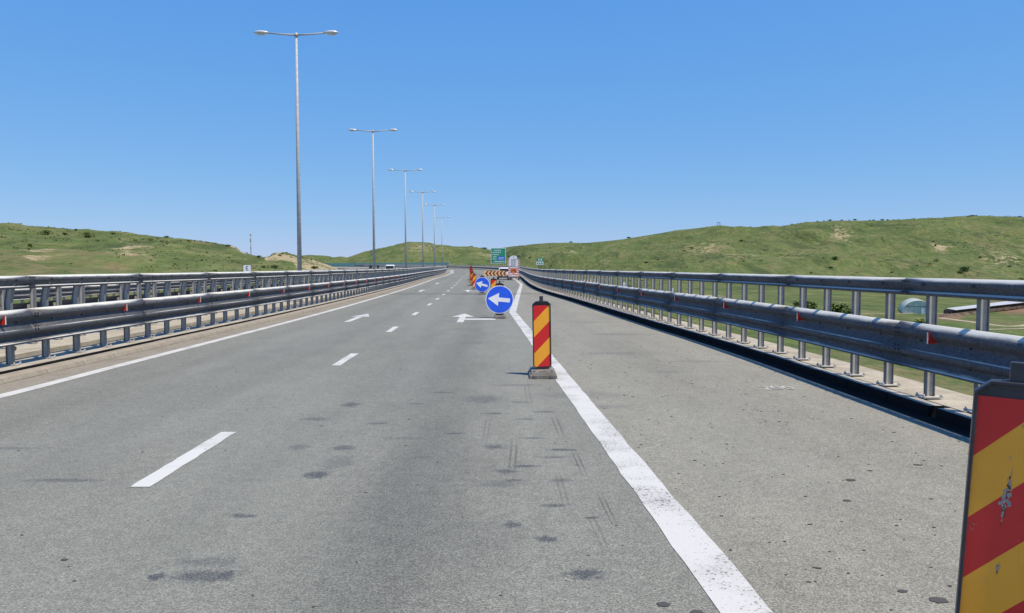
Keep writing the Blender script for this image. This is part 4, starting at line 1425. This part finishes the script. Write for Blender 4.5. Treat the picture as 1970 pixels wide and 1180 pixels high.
# ------------------------------------------------------------------ bushes, built of leaf clumps
def bush_mesh(seed, n=420, mat='leaf'):
    rr = random.Random(seed)
    mb = MB()
    lobes = [(rr.uniform(-.45, .45), rr.uniform(-.35, .35), rr.uniform(.25, .62), rr.uniform(.28, .48)) for _ in range(7)]
    for _ in range(n):
        lx, ly, lz, lr = rr.choice(lobes)
        th = rr.uniform(0, 2 * math.pi); ph = math.acos(rr.uniform(-.6, 1))
        r = lr * rr.uniform(.6, 1.12)
        c = Vector((lx + r * math.sin(ph) * math.cos(th), ly + r * math.sin(ph) * math.sin(th), max(.02, lz + r * math.cos(ph))))
        sz = rr.uniform(.04, .105)
        q = Matrix.Rotation(rr.uniform(0, 6.3), 3, 'Z') @ Matrix.Rotation(rr.uniform(-1.2, 1.2), 3, 'X') @ Matrix.Rotation(rr.uniform(-1, 1), 3, 'Y')
        pts = [q @ Vector(v) * sz + c for v in ((-1, -.5, 0), (0, -.75, .15), (1, -.3, 0), (.8, .6, .1), (-.3, .8, 0))]
        mb.add(pts, [(0, 1, 2, 3, 4)])
    me = bpy.data.meshes.new('crown'); me.from_pydata(mb.v, [], mb.f); me.materials.append(M[mat]); me.update()
    tw = MB()
    for _ in range(5):
        a = rr.uniform(0, 6.3); d = rr.uniform(.1, .35)
        tw.tube([(rr.uniform(-.05, .05), rr.uniform(-.05, .05), -.15), (d * math.cos(a) * .5, d * math.sin(a) * .5, .25), (d * math.cos(a), d * math.sin(a), .6)], [.035, .022, .008], 5)
    return me, tw.mesh('stem', M['twig'])
BM = [bush_mesh(s, 420, 'leaf') for s in (1, 2, 3)] + [bush_mesh(9, 380, 'leaf_y')]
BIG = [bush_mesh(s, 1500, 'leaf') for s in (21, 22)]
ORD = ['first', 'second', 'third', 'fourth', 'fifth', 'sixth', 'seventh', 'eighth', 'ninth', 'tenth', 'eleventh', 'twelfth']
def ordinal(n):
    if n < len(ORD): return ORD[n]
    k = n + 1
    return str(k) + {1: 'st', 2: 'nd', 3: 'rd'}.get(k % 10 if k % 100 not in (11, 12, 13) else 0, 'th')
def relabel(group, text, key):
    g = sorted([o for o in COL.objects if o.get('group') == group], key=key)
    for i, o in enumerate(g): o['label'] = text % ordinal(i)
def bush(x, y, sc, label, group, var=None, wide=1.3, big=False):
    me, st = (random.choice(BIG) if big else (random.choice(BM) if var is None else BM[var]))
    o = empty('bush', (x, y, H1(x, y) - .05), random.uniform(0, 6.3))
    o.scale = (sc * wide, sc * wide, sc)
    tag(o, label, 'bush', group)
    place(me, 'crown', o); place(st, 'stem', o)
    return o
random.seed(21)
def at_u(px, Y): return ((px - 985) / 1450 * Y, Y)
# skyline shrubs of the right hill
for px in [1100, 1207, 1523, 1548, 1568, 1583, 1592, 1616, 1631, 1640, 1670, 1677, 1694, 1702, 1716, 1752, 1768, 1790, 1815, 1838, 1848, 1856, 1868, 1878, 1888, 1896, 1908, 1915, 1924, 1931, 1940, 1948, 1955, 1962, 1990, 2010, 2040]:
    x, y = at_u(px + random.uniform(-2, 2), 925 + random.uniform(-12, 2))
    bush(x, y, random.uniform(1.0, 2.4) * (1.2 if px > 1840 else 1), 'small dark shrub on the skyline of the right hill', 'shrubs along the right hilltop', wide=1.6)
for px in [640, 781, 800, 812, 905, 925, 933]:
    x, y = at_u(px + random.uniform(-2, 2), 1190)
    bush(x, y, random.uniform(1.8, 3.4), 'small dark shrub on the skyline of the central hill', 'shrubs along the central hilltop', wide=1.7)
# slopes of the right hill
for (px, Y, s) in [(1230, 520, 3.0), (1207, 530, 2.6), (1246, 495, 4.0), (1242, 560, 1.8), (1315, 600, 2.4), (1410, 690, 3.2), (1400, 720, 2.2), (1425, 760, 2.0), (1383, 700, 2.0), (1350, 470, 2.4), (1605, 520, 4.6), (1598, 505, 3.2),
                   (1855, 500, 4.4), (1848, 495, 2.6), (1800, 520, 2.4), (1805, 640, 2.0), (1793, 660, 1.8), (1797, 620, 1.8), (1695, 700, 2.2), (1672, 690, 2.0), (1660, 560, 1.8), (1735, 760, 1.8), (1768, 800, 2.0),
                   (1140, 600, 2.2), (1265, 560, 1.7), (1330, 640, 1.8), (1460, 600, 2.0), (1502, 640, 1.8), (1540, 690, 1.8), (1515, 540, 2.0), (1430, 520, 1.8), (1560, 480, 2.0), (1620, 760, 1.7), (1640, 740, 1.7), (1600, 740, 1.8),
                   (1612, 715, 1.6), (1965, 480, 3.0), (1940, 520, 2.0), (1885, 560, 1.8), (1715, 500, 1.8), (1700, 470, 1.6), (1060, 640, 1.8), (1020, 700, 1.8), (1080, 720, 1.6), (1180, 740, 1.7)]:
    x, y = at_u(px, Y)
    bush(x, y, s * random.uniform(.4, .75), 'dark green shrub on the slope of the right hill', 'shrubs scattered over the right hillside', wide=random.uniform(1.2, 1.8))
# dark thicket strip high on the right hill
for k in range(16):
    x, y = at_u(1818 + k * 3.4 + random.uniform(-1, 1), 820 + random.uniform(-8, 8))
    bush(x, y, random.uniform(2.6, 4.0), 'shrub in the dark thicket high on the right hill', 'thicket below the right hilltop', wide=1.7)
# left hill
for (px, Y, s) in [(95, 150, 1.2), (128, 170, .9), (175, 140, 1.0), (172, 150, .8), (290, 150, .9), (322, 210, .9), (60, 120, .6), (10, 130, .7), (245, 265, 1.2), (330, 270, 1.), (395, 262, .9), (430, 240, .9), (474, 268, 1.8), (482, 262, 1.3),
                   (490, 250, 1.4), (497, 246, 1.2), (505, 215, .9), (440, 190, .9), (508, 130, .8), (530, 128, 1.0), (498, 190, .8), (455, 160, .6), (415, 210, .7), (365, 190, .7), (220, 200, .8), (600, 260, 1.0), (606, 150, 1.1), (590, 240, 1.2),
                   (575, 266, 1.3), (552, 276, 1.0), (560, 220, .8), (628, 270, .9), (540, 200, .7), (40, 250, 1.0), (120, 255, .9), (200, 268, 1.0), (10, 270, .9), (280, 268, .9), (150, 215, .8), (-60, 240, 1.2), (-150, 200, 1.3)]:
    x, y = at_u(px, Y)
    s *= .5 if Y > 238 else .78
    bush(x, y, s, 'small bush on the grassy slope behind the left barrier', 'bushes scattered over the left hillside', wide=random.uniform(1.1, 1.7))
_lr = lambda o: o.location.x / o.location.y
relabel('shrubs along the right hilltop', 'dark shrub on the right hill skyline, %s from the left', _lr)
relabel('shrubs along the central hilltop', 'dark shrub on the central hill skyline, %s from the left', _lr)
relabel('shrubs scattered over the right hillside', 'green shrub on the open right hillside, %s counting from the left', _lr)
relabel('thicket below the right hilltop', 'shrub of the dark thicket high on right hill, %s from its left end', _lr)
relabel('bushes scattered over the left hillside', 'small bush on the grassy left hillside, %s counting from the left', _lr)
# valley bushes seen through the right barrier
for (px, Y, s, l, v) in [(1618, 150, 2.3, 'large round bush seen between the right barrier posts, left of the greenhouse', 'big'), (1636, 146, 1.5, 'low bush at the right foot of the large round bush', 'big'),
                         (1560, 170, 1.8, 'rounded bush in the valley seen through the middle of the right barrier', 'big'), (1535, 185, 1.5, 'smaller bush left of the rounded valley bush', None),
                         (1700, 128, 1.1, 'low bush in front of the greenhouse, at its left', 3), (1722, 122, 1.2, 'low bush in front of the greenhouse door', 3), (1745, 118, 1.2, 'low light-green bush in front of the greenhouse, at its right', 3),
                         (1772, 124, 1.3, 'scrubby bush beside the dirt track near the greenhouse', 3), (1675, 135, 1.0, 'low scrub bush between the round bush and greenhouse', 3),
                         (1285, 215, 1.8, 'bush behind the white notice board in the valley', None), (1268, 225, 2.0, 'bush left of the white notice board in the valley', None), (1246, 260, 2.0, 'bush beside the pale service road, nearer end', None),
                         (1228, 300, 2.2, 'bush beside the pale service road, middle', None), (1210, 340, 2.0, 'bush beside the pale service road, far end', None), (1395, 150, 1.2, 'bush in the meadow right of the notice board', None), (1470, 160, 1.2, 'lone bush in the meadow under the right barrier', None),
                         (1310, 230, 1.5, 'bush just right of the white notice board in the valley', None)]:
    x, y = at_u(px, Y)
    bush(x, y, s, l, 'bushes on the valley floor', None if v in (None, 'big') else v, wide=1.35, big=(v == 'big'))

# low scrub and coarse grass clumps over the hills (uncountable)
def scrub():
    rr = random.Random(77)
    P = []
    for _ in range(26000):
        if rr.random() < .5:
            px = rr.uniform(-120, 640); Y = rr.uniform(45, 284)
            sz = rr.uniform(.10, .30) * (.6 + Y / 300); kind = 0
        else:
            px = rr.uniform(1000, 2000); Y = rr.uniform(430, 900)
            sz = rr.uniform(.3, .95); kind = 1
        u = (px - 985) / 1450; P.append((u * Y, Y, sz, kind, rr.random()))
    A = np.array(P)
    mask = fbm(A[:, 0] * .8 + A[:, 1] * .5, A[:, 1] * .35 - A[:, 0] * .2, 22, 3, 61)
    A = A[(mask > .02) | (A[:, 4] < .22)]
    A = A[:4200]
    Z = terrain_h(A[:, 0], A[:, 1])
    V, F, MI = [], [], []
    for (x, y, sz, kind, r), z in zip(A, Z):
        if kind == 0 and x > float(X_left(y)) - 19: continue
        m = 0 if rr.random() < .5 else 1
        for _ in range(6):
            ox, oy = rr.gauss(0, .8) * sz, rr.gauss(0, .8) * sz
            a = rr.uniform(0, 6.3); h = sz * rr.uniform(.25, .75); w = sz * rr.uniform(.25, .6)
            dx, dy = math.cos(a) * w, math.sin(a) * w; tx, ty = rr.gauss(0, .6) * sz, rr.gauss(0, .6) * sz
            k = len(V)
            V.extend([(x + ox - dx, y + oy - dy, z - .1), (x + ox + dx, y + oy + dy, z - .1), (x + ox + dx * .6 + tx, y + oy + dy * .6 + ty, z + h * .8), (x + ox - dx * .5 + tx, y + oy - dy * .5 + ty, z + h)])
            F.append((k, k + 1, k + 2, k + 3)); MI.append(m)
    me = bpy.data.meshes.new('scrub_clumps'); me.from_pydata(V, [], F)
    me.materials.append(M['scrub']); me.materials.append(M['blades']); me.polygons.foreach_set('material_index', MI); me.update()
    o = bpy.data.objects.new('scrub_clumps', me); link(o)
    tag(o, 'low scrub and coarse grass clumps spread over both hillsides', 'scrub', kind='stuff')
scrub()

# grass tufts on the near slope (uncountable)
def tufts():
    rr = random.Random(5)
    mb_v, mb_f = [], []
    pts = []
    while len(pts) < 26000:
        Y = 7.5 + 60 * rr.random()**1.5
        e = .35 + 24 * rr.random()**1.3
        x = float(X_kerb(Y)) + .88 + e
        if x / Y < .78: pts.append((x, Y))
    xs = np.array([p[0] for p in pts]); ys = np.array([p[1] for p in pts])
    zs = terrain_h(xs, ys)
    # left side below the hill
    for (x, y, z) in zip(xs, ys, zs):
        for _ in range(5):
            a = rr.uniform(0, 6.3); h = rr.uniform(.06, .20) * (1 + y / 40); w = .02 * (1 + y / 14)
            dx, dy = math.cos(a), math.sin(a); ox, oy = rr.uniform(-.12, .12), rr.uniform(-.12, .12)
            k = len(mb_v)
            mb_v += [(x + ox - dy * w, y + oy + dx * w, z - .03), (x + ox + dy * w, y + oy - dx * w, z - .03), (x + ox + dx * h * .5, y + oy + dy * h * .5, z + h)]
            mb_f.append((k, k + 1, k + 2))
    me = bpy.data.meshes.new('grass_tufts'); me.from_pydata(mb_v, [], mb_f); me.materials.append(M['blades']); me.update()
    o = bpy.data.objects.new('grass_tufts', me); link(o)
    tag(o, 'rough grass growing on the slope below the right barrier', 'grass', kind='stuff')
tufts()

# ------------------------------------------------------------------ valley buildings and far structures
# polytunnel greenhouse
gx, gy = 83.2, 154.
gz = H1(gx, gy)
g = empty('greenhouse', (gx, gy, gz), R(-24)); tag(g, 'rounded plastic greenhouse with small white door in the valley', 'greenhouse')
m_, t_, b_ = nt('greenhouse_film')
b_.inputs['Base Color'].default_value = (.50, .62, .52, 1); b_.inputs['Roughness'].default_value = .35
nn = noise(t_, coords(t_), 1.2, 4); cc = mix(t_, rng(t_, nn, .35, .65), (.48, .60, .50), (.70, .76, .68)); t_.links.new(cc, b_.inputs['Base Color'])
b_.inputs['Alpha'].default_value = .8
M['film'] = m_
arc = lambda r, n=16: [(r * math.cos(a), r * .92 * math.sin(a)) for a in np.linspace(0, math.pi, n)]
MB().loft([[(x, y, z) for x, z in arc(2.95) + arc(2.90)[::-1]] for y in (0, 14)]).build('film_roof', M['film'], g)
MB().prism(arc(2.9), .02, .06).build('end_wall', M['film'], g)
for xx in (-1.7, -.7, .4, 1.6):
    MB().box(xx, 0, .5 * .92 * math.sqrt(2.9**2 - xx**2), .07, .05, .92 * math.sqrt(2.9**2 - xx**2)).build('frame_bar', M['galv_post'], g)
MB().box(0, -.01, 1.55, 5.0, .05, .07).build('frame_bar', M['bolt'], g)
MB().box(.75, -.04, .55, .55, .05, 1.1).build('door', M['sign_white'], g)
for k in range(5):
    pts = [(2.97 * math.cos(a), 0 + k * 3.5, 2.97 * .92 * math.sin(a)) for a in np.linspace(0, math.pi, 16)]
    MB().tube(pts, .035, 5).build('hoop', M['galv_post'], g)

# low livestock shed with a white sheet roof
sx0, sy0, sx1, sy1 = 87.0, 150., 128., 186.
L = math.hypot(sx1 - sx0, sy1 - sy0); hd = math.atan2(sy1 - sy0, sx1 - sx0)
gz = (H1(sx0, sy0) + H1(sx1, sy1)) / 2
sh = empty('livestock_shed', (sx0, sy0, gz - .05), hd); tag(sh, 'long low shed with white sheet roof and dark open side', 'shed')
MB().add([(-.4, -1.4, 1.22), (L, -1.5, 1.42), (L, .9, 1.85), (-.4, .3, 1.5), (-.4, -1.4, 1.17), (L, -1.5, 1.37), (L, .9, 1.80), (-.4, .3, 1.45)], [(0, 1, 2, 3), (7, 6, 5, 4), (0, 4, 5, 1), (1, 5, 6, 2), (2, 6, 7, 3), (3, 7, 4, 0)]).build('roof', M['roof_white'], sh)
MB().box(L / 2, .5, .7, L, .08, 1.4).build('back_wall', M['barn_wood'], sh)
for k in range(12):
    MB().box(1 + k * (L - 2) / 11, -1.1, .6, .12, .12, 1.2).build('post', M['barn_wood'], sh)
for k in range(11):
    xx = 1 + (k + .5) * (L - 2) / 11
    MB().box(xx, -1.25, .35, (L - 2) / 11 - .3, .05, random.uniform(.3, .7)).build('rail', M['barn_wood'], sh)
MB().box(-.2, 0, .7, .08, 1.6, 1.0).build('end_wall', M['barn_wood'], sh)
# heaps in front of the shed
for (px, Y, s) in [(1822, 146, .7), (1838, 149, .6), (1855, 152, .65), (1872, 156, .6), (1893, 160, .6)]:
    x, y = at_u(px, Y)
    rr = random.Random(px)
    mb = MB()
    ring = []
    for j, (rad, hh) in enumerate(((1.3, -.1), (1.0, .35), (.55, .75), (.1, .9))):
        ring.append([(rad * s * 2 * math.cos(2 * math.pi * k / 12) * rr.uniform(.8, 1.15), rad * s * math.sin(2 * math.pi * k / 12) * rr.uniform(.8, 1.15), hh * s * rr.uniform(.8, 1.1)) for k in range(12)])
    mb.loft(ring, smooth=False)
    o = mb.build('dung_heap', M['barn_wood']); o.location = (x, y, H1(x, y))
    tag(o, 'low brown heap in front of the livestock shed', 'heap', 'heaps in front of the shed')

relabel('heaps in front of the shed', 'low brown heap before the livestock shed, %s from the left', _lr)
# white notice board in the valley
x, y = at_u(1291, 220); z = H1(x, y)
nb = empty('notice_board', (x, y, z)); tag(nb, 'white rectangular notice board on a post in the valley', 'sign')
MB().box(0, 0, -5.15 - z, 1.3, .06, 1.5).build('panel', M['sign_white'], nb)
for k in range(4):
    MB().box(0, -.035, -4.75 - z - k * .26, .9 - .15 * (k % 2), .01, .09).build('text_line', M['joint'], nb)
for s in (-.45, .45):
    MB().box(s, .06, (-5.2 - z) / 2, .09, .06, -5.2 - z).build('post', M['galv_post'], nb)
# white lorry on the service road
x, y = at_u(1196.5, 300)
lz = H1(x, y)
lo = empty('white_lorry', (x + 1.0, y, lz + .1), R(-8)); tag(lo, 'small white lorry on the pale service road in the valley', 'lorry')
MB().box(0, 0, 2.0, 2.0, 4.2, 2.4).build('cargo_box', M['sign_white'], lo, bevel=.03)
MB().box(0, -2.13, 1.9, .04, .03, 2.0).build('door_seam', M['joint'], lo)
MB().box(0, -2.12, .68, 2.0, .1, .25).build('rear_bumper', M['black_pl'], lo)
MB().box(0, 3.0, 1.35, 1.9, 1.5, 1.7).build('cab', M['white_paint'], lo, bevel=.08)
for s in (-.85, .85):
    for yy in (-1.3, 2.9): wheel(lo, s, yy, .42, .24)

# big green direction sign beyond the right barrier
def uY(px, py, Y):
    # helper: world point at distance Y seen in that direction from the viewpoint
    return ((px - 985) / 1450 * Y, Y, 1.6 + (515 - py) / 1450 * Y)
gs_x, gs_y, _ = uY(958.7, 0, 250)
gz = H1(gs_x, gs_y)
z_lo = uY(0, 507, 250)[2]; z_hi = uY(0, 477.5, 250)[2]
gs = empty('direction_sign', (gs_x, gs_y, gz)); tag(gs, 'large green motorway direction sign behind the white car', 'direction sign')
w_ = 2.45; zc = (z_lo + z_hi) / 2 - gz; hh = (z_hi - z_lo) / 2
MB().box(0, 0, zc, 2 * w_, .08, 2 * hh).build('border', M['sign_white'], gs)
MB().box(0, -.045, zc, 2 * w_ - .3, .02, 2 * hh - .3).build('panel', M['green_sign'], gs)
for k, (xx, ww, zz) in enumerate(((-.3, 2.4, 1.75), (-.5, 2.9, 1.1), (-.9, 2.2, .35), (-1.2, 1.2, -.4), (-1.2, 1.3, -1.1))):
    for j in range(5):
        MB().box(xx - ww / 2 + (j + .5) * ww / 5, -.06, zc + zz, ww / 5 * .7, .012, .26).build('lettering', M['sign_white'], gs)
bl = MB().box(.95, -.06, zc - .9, 2.3, .012, 1.1).build('blue_field', M['blue'], gs)
for k in range(2):
    MB().box(.95, -.07, zc - .68 - .45 * k, 1.8, .01, .16).build('lettering', M['sign_white'], bl)
MB().box(.3, -.06, zc - 1.95, 3.4, .012, .22).build('lettering', M['sign_white'], gs)
for s in (-1.7, 1.7):
    MB().box(s, .12, (zc + hh) / 2, .2, .16, zc + hh).build('post', M['galv_post'], gs)

# exit number sign
ex, ey, _ = uY(1038.5, 0, 110)
gz = H1(ex, ey)
es = empty('exit_sign', (ex, ey, gz)); tag(es, 'small green and white sign on a post beyond the right barrier bend', 'sign')
z1 = uY(0, 500, 110)[2] - gz; z2 = uY(0, 507, 110)[2] - gz
gp = MB().box(0, 0, z1, .84, .03, .50).build('upper_panel', M['green_sign'], es)
MB().box(-.2, -.02, z1, .08, .01, .3).box(-.02, -.02, z1 + .12, .22, .01, .06).box(-.02, -.02, z1 - .1, .22, .01, .06).box(.22, -.02, z1, .14, .01, .26).build('symbol', M['sign_white'], gp)
lp = MB().box(0, 0, z2, 1.02, .03, .46).build('lower_panel', M['sign_white'], es, bevel=.01)
for k in range(3):
    MB().box(-.3 + .3 * k, -.02, z2, .2, .01, .26).build('digit', M['green_sign'], lp)
for s in (-.2, .2):
    MB().tube([(s, .05, 0), (s, .05, z1)], .035, 8).build('post', M['bolt'], es)

# small white square sign behind the left barriers
wx, wy, wz = uY(476, 517, 60)
gz = zroad(60) + .1
ws = empty('square_sign', (wx, wy, gz)); tag(ws, 'small white square sign with black letter behind the left barriers', 'sign')
MB().box(0, 0, wz - gz, .56, .025, .54).build('panel', M['sign_white'], ws)
tm = text_mesh('E', .5, 'letter'); tm.materials.clear(); tm.materials.append(M['joint'])
place(tm, 'letter', ws, (0, -.018, wz - gz), (R(90), 0, 0))
MB().tube([(0, .04, 0), (0, .04, wz - gz)], .035, 8).build('post', M['galv_post'], ws)

# two dark traffic signs seen from behind beside the second lamp post
for k, (px, l) in enumerate(((713.5, 'dark back of a sign left of the second lamp post'), (727.5, 'dark back of a sign right of the second lamp post'))):
    x, y, z = uY(px, 513.5, 150)
    r_ = empty('rear_sign', (x, y, zroad(y))); tag(r_, l, 'sign')
    MB().box(0, 0, z - zroad(y), .62 if k == 0 else .42, .04, .62).build('panel', M['black_pl'], r_)
    MB().box(0, .05, (z - zroad(y)) / 2, .08, .06, z - zroad(y)).build('post', M['galv_post'], r_)

# green noise screen on the far bend
ns = empty('noise_screen'); tag(ns, 'green transparent noise screen along the far left bend of the road', 'noise screen')
y = 352.
fpanel = MB().box(0, 2.0, 1.45, .06, 3.96, 2.7).mesh('screen_panel', M['screen'])
fpost = MB().box(0, 0, 1.5, .14, .14, 3.0).mesh('post', M['galv_post'])
fs_ = off(X_kerb, .9)
for k in range(92):
    x0 = float(fs_(y)); y1 = y + 4.
    for _ in range(3):
        x1 = float(fs_(y1)); y1 = y + (y1 - y) * 4. / math.hypot(x1 - x0, y1 - y)
    h = -math.atan2(float(fs_(y1)) - x0, y1 - y)
    place(fpanel, 'screen_panel', ns, (x0, y, zroad(y)), (0, 0, h))
    place(fpost, 'post', ns, (x0, y, zroad(y)), (0, 0, h))
    y = y1

# white marker at the far end of the left barrier
x, y, z = uY(870.5, 521, 150)
mk = MB().box(0, 0, .38, .42, .3, .5).box(-.3, 0, .55, .2, .25, .3).box(0, 0, .06, .5, .36, .12).build('marker_block', M['sign_white'], None, bevel=.03)
mk.location = (x, y, zroad(y)); tag(mk, 'small white marker block at the far end of the left barrier', 'marker')

# lattice mast on the left horizon
x, y, zt = uY(484, 450, 640)
gz = H1(x, y)
ma = empty('radio_mast', (x, y, gz)); tag(ma, 'thin lattice radio mast standing behind the left hill', 'radio mast')
Hm = zt - gz
for a in range(3):
    ca, sa = math.cos(a * 2.094), math.sin(a * 2.094)
    MB().tube([(.8 * ca, .8 * sa, 0), (.35 * ca, .35 * sa, Hm)], .10, 5).build('leg', M['pole'], ma)
nb_ = 12
for k in range(nb_):
    mb = MB()
    for a in range(3):
        f0, f1 = k / nb_, (k + 1) / nb_
        r0, r1 = .8 - .45 * f0, .8 - .45 * f1
        a2 = (a + 1) % 3
        mb.tube([(r0 * math.cos(a * 2.094), r0 * math.sin(a * 2.094), Hm * f0), (r1 * math.cos(a2 * 2.094), r1 * math.sin(a2 * 2.094), Hm * f1)], .06, 4)
    mb.build('brace', M['pole'], ma)
for zz in (.97, .84, .80, .62):
    MB().box(0, -.4, Hm * zz, 1.1 if zz < .9 else 1.4, .4, 1.4 if zz < .9 else 1.0).build('antenna', M['pole'], ma)

# small frame tower on the right summit
x, y, z = uY(1381, 430, 928)
gz = H1(x, y)
tw = empty('summit_frame', (x, y, gz)); tag(tw, 'tiny metal frame tower on the summit of the right hill', 'frame tower')
for s in (-1, 1):
    for q in (-1, 1):
        MB().tube([(s * 1.6, q * 1.0, -.3), (s * 1.2, q * .8, 3.6)], .16, 5).build('leg', M['asph_far'], tw)
MB().box(0, 0, 3.6, 4.2, 2.0, .35).build('platform', M['asph_far'], tw)
